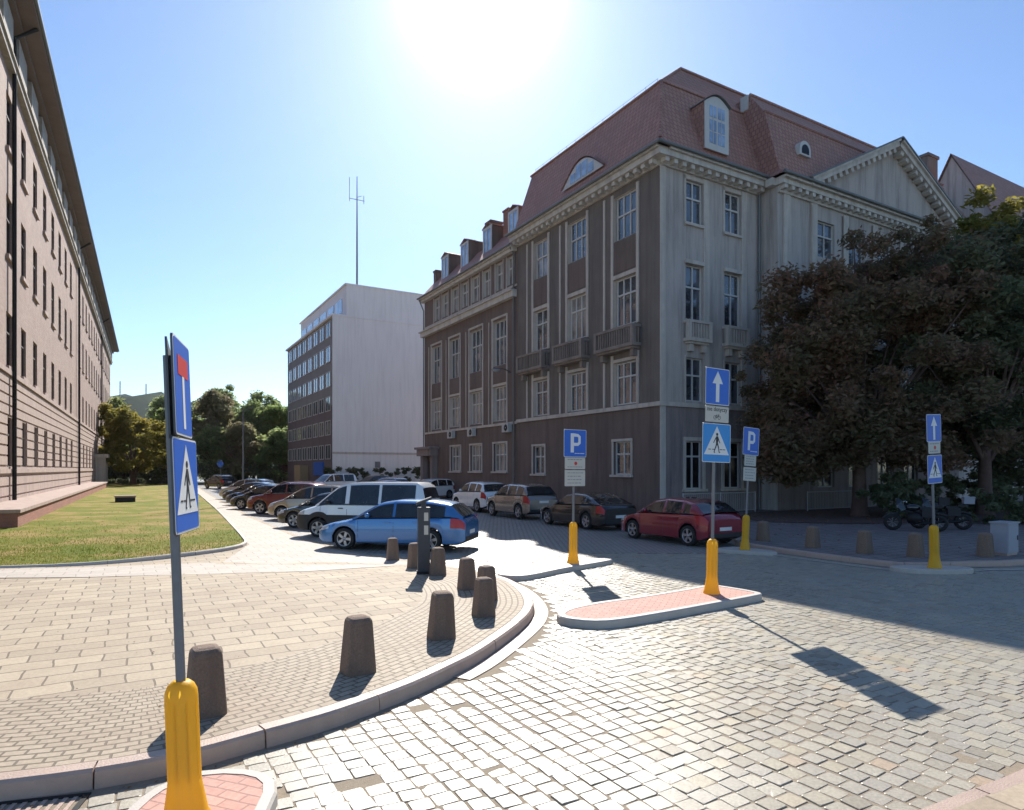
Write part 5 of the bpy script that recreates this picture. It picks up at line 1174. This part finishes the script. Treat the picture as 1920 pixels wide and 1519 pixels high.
while z < 7.2:
    h = .42; segs = [(28, 150)]
    blk = [(o[0]-.0, o[1]+.0) for o in ops if o[3] < 7 and o[2] < z+h and o[3] > z]+([(105.6, 110.9)] if z < 4.2 else [])
    s_ = 28
    for a, b in sorted(blk): mb.obox(O0, u, n_, s_, a-.002, z, z+h, .0, .06); s_ = b+.002
    mb.obox(O0, u, n_, s_, 150, z, z+h, .0, .06); z += .52
mb.build('rustication', 'rust', Bl)
mb = MB()
for k, c in enumerate(cent):
    for z0, z1 in rowsW[1:]:
        mb.obox(O0, u, n_, c-.95, c+.95, z0-.22, z0-.002, .0, .14)
for z0, z1, d in ((7.25, 7.5, .16), (2.2, 2.42, .14)): mb.obox(O0, u, n_, 28, 150, z0, z1, .0, d)
mb.build('sills', 'rust', Bl)
mb = MB(); mb.obox(O0, u, n_, 28, 150.3, 23.0, 23.3, 0, .3); mb.obox(O0, u, n_, 28, 150.1, 23.3, 23.42, 0, .4)
for k in range(28): s_ = 30+k*4.35; mb.obox(O0, u, n_, s_, s_+2.6, 23.45, 25.3, 0, .32)
mb.build('frieze', 'frieze', Bl)
mb = MB(); mb.obox(O0, u, n_, 27, 151.3, 25.7, 25.95, -.5, 1.3); mb.obox(O0, u, n_, 27, 151.4, 25.4, 25.7, -.5, .55); mb.build('eaves', simple('eaves_boards', (.19, .15, .14), .85, var=.3, scale=1), Bl)
mb = MB(); mb.tube([Q(27, 1.36, 25.96), Q(151.4, 1.36, 25.96)], .12, 8); mb.build('gutter', 'lead', Bl)
mb = MB(); mb.add([Q(27, 1.25, 25.97), Q(151.4, 1.25, 25.97), Q(147, -7, 30.5), Q(31, -7, 30.5), Q(27, -15, 25.97), Q(151.4, -15, 25.97)], [(0, 1, 2, 3), (3, 2, 5, 4), (0, 3, 4), (1, 5, 2)]); mb.build('roof', 'tile', Bl)
for s_ in (42.3, 79.6, 118.0):
    mb = MB(); mb.tube([Q(s_, .22, .1), Q(s_, .22, 24.9), Q(s_, 1.2, 25.7)], .10, 8)
    mb.build('drainpipe', 'iron', Bl)
mb = MB(); mb.obox(O0, u, n_, 112, 150, 7.6, 22.9, .0, .12); 
mb = MB(); mb.obox(O0, u, n_, 105.4, 111.1, 4.0, 4.5, .0, 1.6); mb.obox(O0, u, n_, 105.6, 106.1, 0, 3.99, .1, 1.3); mb.obox(O0, u, n_, 110.4, 110.9, 0, 3.99, .1, 1.3); mb.build('entrance_canopy', 'trim', Bl)
mb = MB(); mb.obox(O0, u, n_, 106.1, 110.4, 0, 3.9, -.25, -.18); mb.build('door', 'frame_dark', Bl)
# terrace in front of it
T = thing('terrace_plinth', 'low brick terrace with stone top along the foot of the left building', 'terrace', (-5.44, -3.06, 0), 0)
mb = MB(); mb.obox(O0, u, n_, 32.3, 98, -.1, .66, .02, 1.75); mb.build('brick_base', 'brick_red', T)
mb = MB(); mb.obox(O0, u, n_, 32.2, 98.1, .66, .80, .02, 1.85); mb.build('coping', 'rust', T)
# ================================================================ PLANTS
def leafmesh(name, cl, nleaf, size, mat, parent, flat_=.5):
    """cl: list of (cx,cy,cz,r) leaf clusters; many single leaves spread through each"""
    cl = np.array(cl); w = cl[:, 3]**2; w = w/w.sum(); idx = rng.choice(len(cl), nleaf, p=w)
    c = cl[idx, :3]; r = cl[idx, 3:4]; d = rng.normal(size=(nleaf, 3)); d /= np.linalg.norm(d, axis=1, keepdims=True)
    rad = r*(rng.random((nleaf, 1))**.45)*(1+.18*rng.normal(size=(nleaf, 1))); p = c+d*rad*np.array([1, 1, .75])
    a = rng.normal(size=(nleaf, 3)); a[:, 2] *= flat_; a /= np.linalg.norm(a, axis=1, keepdims=True)
    b = np.cross(a, rng.normal(size=(nleaf, 3))); b /= np.linalg.norm(b, axis=1, keepdims=True)
    s = size*(.55+.9*rng.random((nleaf, 1)))
    v = np.stack([p-a*s, p+b*s*.42-a*s*.1, p+a*s-np.array([0, 0, .25])*s, p-b*s*.42-a*s*.1], 1).reshape(-1, 3)
    me = bpy.data.meshes.new(name); me.vertices.add(len(v)); me.vertices.foreach_set('co', v.astype(np.float32).ravel())
    me.loops.add(nleaf*4); me.loops.foreach_set('vertex_index', np.arange(nleaf*4, dtype=np.int32)); me.polygons.add(nleaf)
    me.polygons.foreach_set('loop_start', np.arange(0, nleaf*4, 4, dtype=np.int32)); me.polygons.foreach_set('loop_total', np.full(nleaf, 4, dtype=np.int32))
    me.update(calc_edges=True); me.materials.append(M[mat]); o = bpy.data.objects.new(name, me); COL.objects.link(o); o.parent = parent; return o
def tree(name, label, loc, trunk_h, tr, ells, nleaf, size, mat, group=None, ncl=60, clr=(.5, 1.1), cat='tree', stems=1, seed=1):
    rr = random.Random(seed); t = thing(name, label, cat, loc, 0, group); cl = []
    for (x, y, z, rx, ry, rz) in ells:
        k = int(ncl/len(ells))
        for _ in range(k):
            d = Vector((rr.gauss(0, 1), rr.gauss(0, 1), rr.gauss(0, 1))).normalized(); q = .55+.5*rr.random()**.7
            sz = rr.uniform(*clr)
            if rr.random() < .22: q *= rr.uniform(1.05, 1.3); sz *= .55
            cl.append((x+d.x*rx*q, y+d.y*ry*q, z+d.z*rz*q, sz))
    mb = MB(); top = Vector((0, 0, trunk_h))
    for s_ in range(stems):
        bx, by = (rr.uniform(-.4, .4), rr.uniform(-.4, .4)) if stems > 1 else (0, 0)
        pts = [Vector((bx*.3, by*.3, -.2)), Vector((bx*.35, by*.35, .25)), Vector((bx*.6, by*.6, trunk_h*.5)), Vector((bx, by, trunk_h))]
        mb.tube(pts, [tr*1.5, tr*1.1, tr*.9, tr*.75], 10)
    for c in rr.sample(cl, min(len(cl), 26)):
        e = Vector(c[:3]); m1 = top.lerp(e, .4)+Vector((0, 0, rr.uniform(.1, .8)*max(.2, trunk_h*.15))); mb.tube([top-Vector((0, 0, trunk_h*rr.uniform(0, .25))), m1, e], [tr*.45, tr*.22, tr*.06], 6)
    mb.build('trunk', 'bark', t); leafmesh('crown', cl, nleaf, size, mat, t); return t
tree('chestnut_tree', 'big reddish brown chestnut tree shading the pavement, in front of the pediment', (16.9, 31.6, .14), 2.9, .34,
     [(-2.4, 0, 4.9, 3.0, 3.4, 2.8), (1.3, 0, 6.2, 4.4, 4.2, 3.6), (-.2, .2, 10.2, 3.4, 3.2, 3.2), (2.8, 0, 11.4, 3.0, 3.0, 2.8), (-2.6, 0, 9.0, 2.3, 2.6, 3.0), (3.4, 0, 5.0, 3.4, 3.4, 2.6), (-.6, 0, 6.5, 4.2, 3.4, 3), (-3.0, .5, 3.4, 1.9, 2.2, 1.7)], 125000, .125, 'leaf_chestnut', ncl=290, clr=(.55, 1.15), seed=4)
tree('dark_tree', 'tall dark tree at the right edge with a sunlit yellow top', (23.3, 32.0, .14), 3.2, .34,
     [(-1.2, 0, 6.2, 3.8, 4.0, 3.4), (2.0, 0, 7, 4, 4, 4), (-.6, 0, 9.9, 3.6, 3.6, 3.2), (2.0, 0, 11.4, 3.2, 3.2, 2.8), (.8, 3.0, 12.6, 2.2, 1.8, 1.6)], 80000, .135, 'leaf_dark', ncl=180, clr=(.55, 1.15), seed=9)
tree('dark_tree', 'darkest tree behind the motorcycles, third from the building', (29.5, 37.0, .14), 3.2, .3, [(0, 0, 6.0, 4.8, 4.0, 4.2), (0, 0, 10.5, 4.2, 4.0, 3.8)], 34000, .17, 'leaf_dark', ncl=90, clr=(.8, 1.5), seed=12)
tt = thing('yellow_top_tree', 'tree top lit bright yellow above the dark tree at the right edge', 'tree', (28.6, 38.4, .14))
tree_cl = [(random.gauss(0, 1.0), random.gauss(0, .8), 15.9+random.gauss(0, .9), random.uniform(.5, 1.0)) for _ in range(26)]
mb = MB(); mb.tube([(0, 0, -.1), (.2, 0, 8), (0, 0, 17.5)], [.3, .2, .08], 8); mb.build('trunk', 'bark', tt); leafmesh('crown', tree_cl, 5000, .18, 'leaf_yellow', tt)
# hedges in the shade behind the motorcycles
def hedge(name, lb, p0, p1, w, h, n, mat, size=.09, cat='hedge', z=.1):
    p0 = Vector(p0); p1 = Vector(p1); c_ = (p0+p1)/2; d = p1-p0; L_ = d.length; cl = []
    for _ in range(int(L_*7)):
        q = d*random.uniform(-.5, .5); cl.append((q.x+random.uniform(-w/2, w/2), q.y+random.uniform(-w/2, w/2), random.uniform(.15, h-.15), random.uniform(.22, .38)))
    t = leafmesh(name, cl, n, size, mat, None); t.location = (c_.x, c_.y, z); return tag(t, lb, cat)
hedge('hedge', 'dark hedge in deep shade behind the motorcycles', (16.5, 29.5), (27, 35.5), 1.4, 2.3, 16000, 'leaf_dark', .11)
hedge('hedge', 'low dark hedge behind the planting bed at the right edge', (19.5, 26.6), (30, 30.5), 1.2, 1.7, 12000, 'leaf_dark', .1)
hedge('hedge', 'low dark shrubs along the foot of the pale blank wall', (-23.0, 79.5), (-10.5, 86.0), 1.2, 2.6, 9000, 'leaf_dark', .16)
hedge('hedge', 'clipped dark hedge crossing the far end of the lawn', (-62, 97), (-49, 99), 1.0, 1.0, 7000, 'leaf_dark', .14)
# lawn tree with several stems
tree('lawn_tree', 'spreading yellow green tree with low fork at the end of the lawn', (-56.5, 97, .08), 2.2, .28, [(0, 0, 6.0, 5.2, 4.5, 3.6), (-1.5, 0, 9.0, 4, 4, 3.2), (1.5, 0, 8.5, 4, 4, 3.0), (0, 0, 4.2, 6, 5, 1.8)], 22000, .26, 'leaf_yellow', ncl=110, clr=(.6, 1.3), stems=3, seed=21)
G4 = 'trees in the park behind the car park'
BG = [('green_tree', 'leaf_green', -51.5, 113, 9.5, 4.8, 'low light green tree beside the thin lamp post'), ('green_tree', 'leaf_green', -73, 118, 15.5, 6.5, 'pale green tree touching the end of the brick building'), ('green_tree', 'leaf_park', -64, 124, 15, 6.5, 'dark green tree behind the lawn tree'), ('purple_tree', 'leaf_purple', -53.5, 118, 17, 5.5, 'reddish purple tree right of the nearest sign post'),
      ('green_tree', 'leaf_green', -57, 128, 19.5, 6.0, 'tallest park tree with a lacy top just right of the sign post'), ('green_tree', 'leaf_green', -50, 130, 18.2, 6.5, 'broad mid green tree in the middle of the park row'), ('green_tree', 'leaf_park', -43.5, 122, 15.5, 5.5, 'dark evergreen left of the pale office building'),
      ('green_tree', 'leaf_green', -42.5, 135, 17.5, 6.0, 'green tree partly behind the office building'), ('green_tree', 'leaf_yellow', -67, 112, 10.5, 5.5, 'yellowish tree left of the nearest sign post'), ('purple_tree', 'leaf_purple', -46.5, 112, 10.5, 4.5, 'low purple tree behind the silver car'),
      ('green_tree', 'leaf_green', -38.5, 110, 9.5, 4.2, 'small bright green tree beside the office building corner'), ('green_tree', 'leaf_green', -69, 132, 18, 6.5, 'green tree far behind the lawn tree, nearest the brick building'), ('green_tree', 'leaf_green', -48.5, 122, 15.5, 5.5, 'leafy green tree just right of the tallest park tree'), ('green_tree', 'leaf_park', -60, 110, 8.5, 5.0, 'low dark tree behind the far black suv')]
for k, (nm, mt, x, y, h, w, lb) in enumerate(BG):
    tree(nm, lb, (x, y, 0), h*.22, .3, [(0, 0, h*.42, w*.85, w*.8, h*.26), (-w*.25, 0, h*.66, w*.6, w*.6, h*.22), (w*.3, 0, h*.6, w*.55, w*.6, h*.22), (0, 0, h*.82, w*.38, w*.4, h*.15)], 11000, .36, mt, G4, ncl=95, clr=(.7, 1.5), seed=30+k)
tag(leafmesh('understorey_shrubs', [(random.uniform(-90, -30), 108+random.uniform(-2, 26), random.uniform(.5, 3.2), random.uniform(1, 2)) for _ in range(150)], 26000, .34, 'leaf_dark', None), 'mass of dark shrubs below the park trees', 'shrubs', kind='stuff')
# hill with masts
mb = MB(); K = 60; xs = [-1400+2600*i/K for i in range(K+1)]
hh = lambda x: 165*math.exp(-((x+880)/330)**2)+45*math.exp(-((x+300)/420)**2)+8*math.sin(x*.013)+5*math.sin(x*.041)
vs = []; 
for i, x in enumerate(xs):
    for j, (yy, k) in enumerate(((1100, 0), (1250, .45), (1400, .85), (1550, 1), (1900, .4), (2200, 0))): vs.append((x, yy, -1+k*max(0, hh(x))*(1+.05*math.sin(x*.07+j)+.03*math.sin(x*.23))))
mb.add(vs, [(i*6+j, (i+1)*6+j, (i+1)*6+j+1, i*6+j+1) for i in range(K) for j in range(5)], 0, True); tag(mb.build('hill', 'hill'), kind='structure')
for x, h, lb in ((-905, 66, 'lattice mast on the far hill, the left one'), (-845, 60, 'lattice mast on the far hill, the middle one'), (-800, 54, 'lattice mast on the far hill beside the sign post')):
    t = thing('hill_mast', lb, 'mast', (x, 1500, 150), 0, 'masts on the far hill'); mb = MB()
    for a, b in ((-1, -1), (1, -1), (1, 1), (-1, 1)): mb.tube([(a*1.6, b*1.6, -12), (a*.6, b*.6, h-10)], .35, 4)
    for k in range(8): z = k*(h-10)/8; r_ = 1.6-1.0*k/8; mb.tube([(-r_, -r_, z), (r_, -r_, z+4)], .25, 4); mb.tube([(r_, -r_, z), (-r_, -r_, z+4)], .25, 4)
    mb.build('lattice', 'galv', t)
# lamp post by the car park
lp = thing('street_lamp', 'thin grey lamp post rising behind the silver cars', 'street lamp', (-23.6, 57.0, 0)); mb = MB(); mb.tube([(0, 0, 0), (0, 0, 7.6)], [.09, .05], 8); mb.build('pole', 'galv', lp)
mb = MB(); mb.tube([(0, 0, 7.5), (.6, 0, 7.8)], .03, 6); mb.lathe([(.01, .06), (.16, 0), (.01, -.06)], 10, c=(.8, 0, 7.8)); mb.build('lamp_head', 'galv', lp)
# small blue traffic sign in the distance
t = thing('far_road_sign', 'tiny round blue road sign among the trees above the black suv', 'road sign', (-38.6, 86, 0)); mb = MB(); mb.tube([(0, 0, 0), (0, 0, 3.2)], .04, 6); mb.build('pole', 'galv', t)
mb = MB(); mb.lathe([(.001, -.03), (.42, -.03), (.42, 0), (.001, 0)], 20, c=(0, -.06, 3.1), axis='y'); mb.build('disc_panel', 'sign_blue', t)

# ---------------------------------------------------------------- air
mb = MB(); mb.box(-3300, 3300, -600, 4300, -1.2, 235); hz = mb.build('haze', [], None); tag(hz, kind='stuff')
hm = bpy.data.materials.new('haze'); hm.use_nodes = True; ht = hm.node_tree; ht.nodes.clear()
ho = ht.nodes.new('ShaderNodeOutputMaterial'); pv = ht.nodes.new('ShaderNodeVolumePrincipled'); pv.inputs['Color'].default_value = (.93, .95, 1, 1); pv.inputs['Density'].default_value = .00004; pv.inputs['Anisotropy'].default_value = .55
ht.links.new(pv.outputs[0], ho.inputs['Volume']); hz.data.materials.append(hm)

# fallen leaves: in the gutter, on the lawn and in the planting bed
mb = MB(); n = 0
def leafq(x, y, z, r_):
    a = random.uniform(0, 6.28); c, q = math.cos(a)*r_, math.sin(a)*r_; t1, t2 = random.uniform(0, .6)*r_, random.uniform(0, .6)*r_
    mb.add([(x-c, y-q, z+.003), (x+q*.5, y-c*.5, z+.003+t1), (x+c, y+q, z+.004), (x-q*.5, y+c*.5, z+.003+t2)], [(0, 1, 2, 3)])
gut = offset(KERB, -.07)
for _ in range(520):
    p = random.choice(gut); leafq(p.x+random.gauss(0, .03), p.y-abs(random.gauss(0, .06)), .0, random.uniform(.006, .018))
for _ in range(420):
    x, y = random.uniform(-22, -8), random.uniform(15.2, 40)
    if inpoly(x, y, lawn_poly): leafq(x, y, lz(x, y)+.03, random.uniform(.02, .05))
for _ in range(900):
    x, y = random.uniform(10.5, 26), random.uniform(26, 36); leafq(x, y, .16, random.uniform(.03, .07))
for _ in range(260):
    x, y = random.uniform(6, 16), random.uniform(17, 27)
    if inpoly(x, y, [(p.x, p.y) for p in rin]+[(60, 90), (-30, 150), (-50, 145)]): leafq(x, y, .128, random.uniform(.02, .05))
for _ in range(130):
    x, y = random.uniform(-7, 0), random.uniform(5, 14)
    if inpoly(x, y, plaza): leafq(x, y, pz(x, y)+.006, random.uniform(.008, .02))
tag(mb.build('fallen_leaves', leaf('dry_fallen_leaf', [(0, (.20, .10, .04)), (.5, (.32, .19, .06)), (1, (.16, .09, .05))], .2, 2), fix=False), 'dry brown and yellow leaves scattered on lawn, gutter and pavement', 'leaves', kind='stuff')
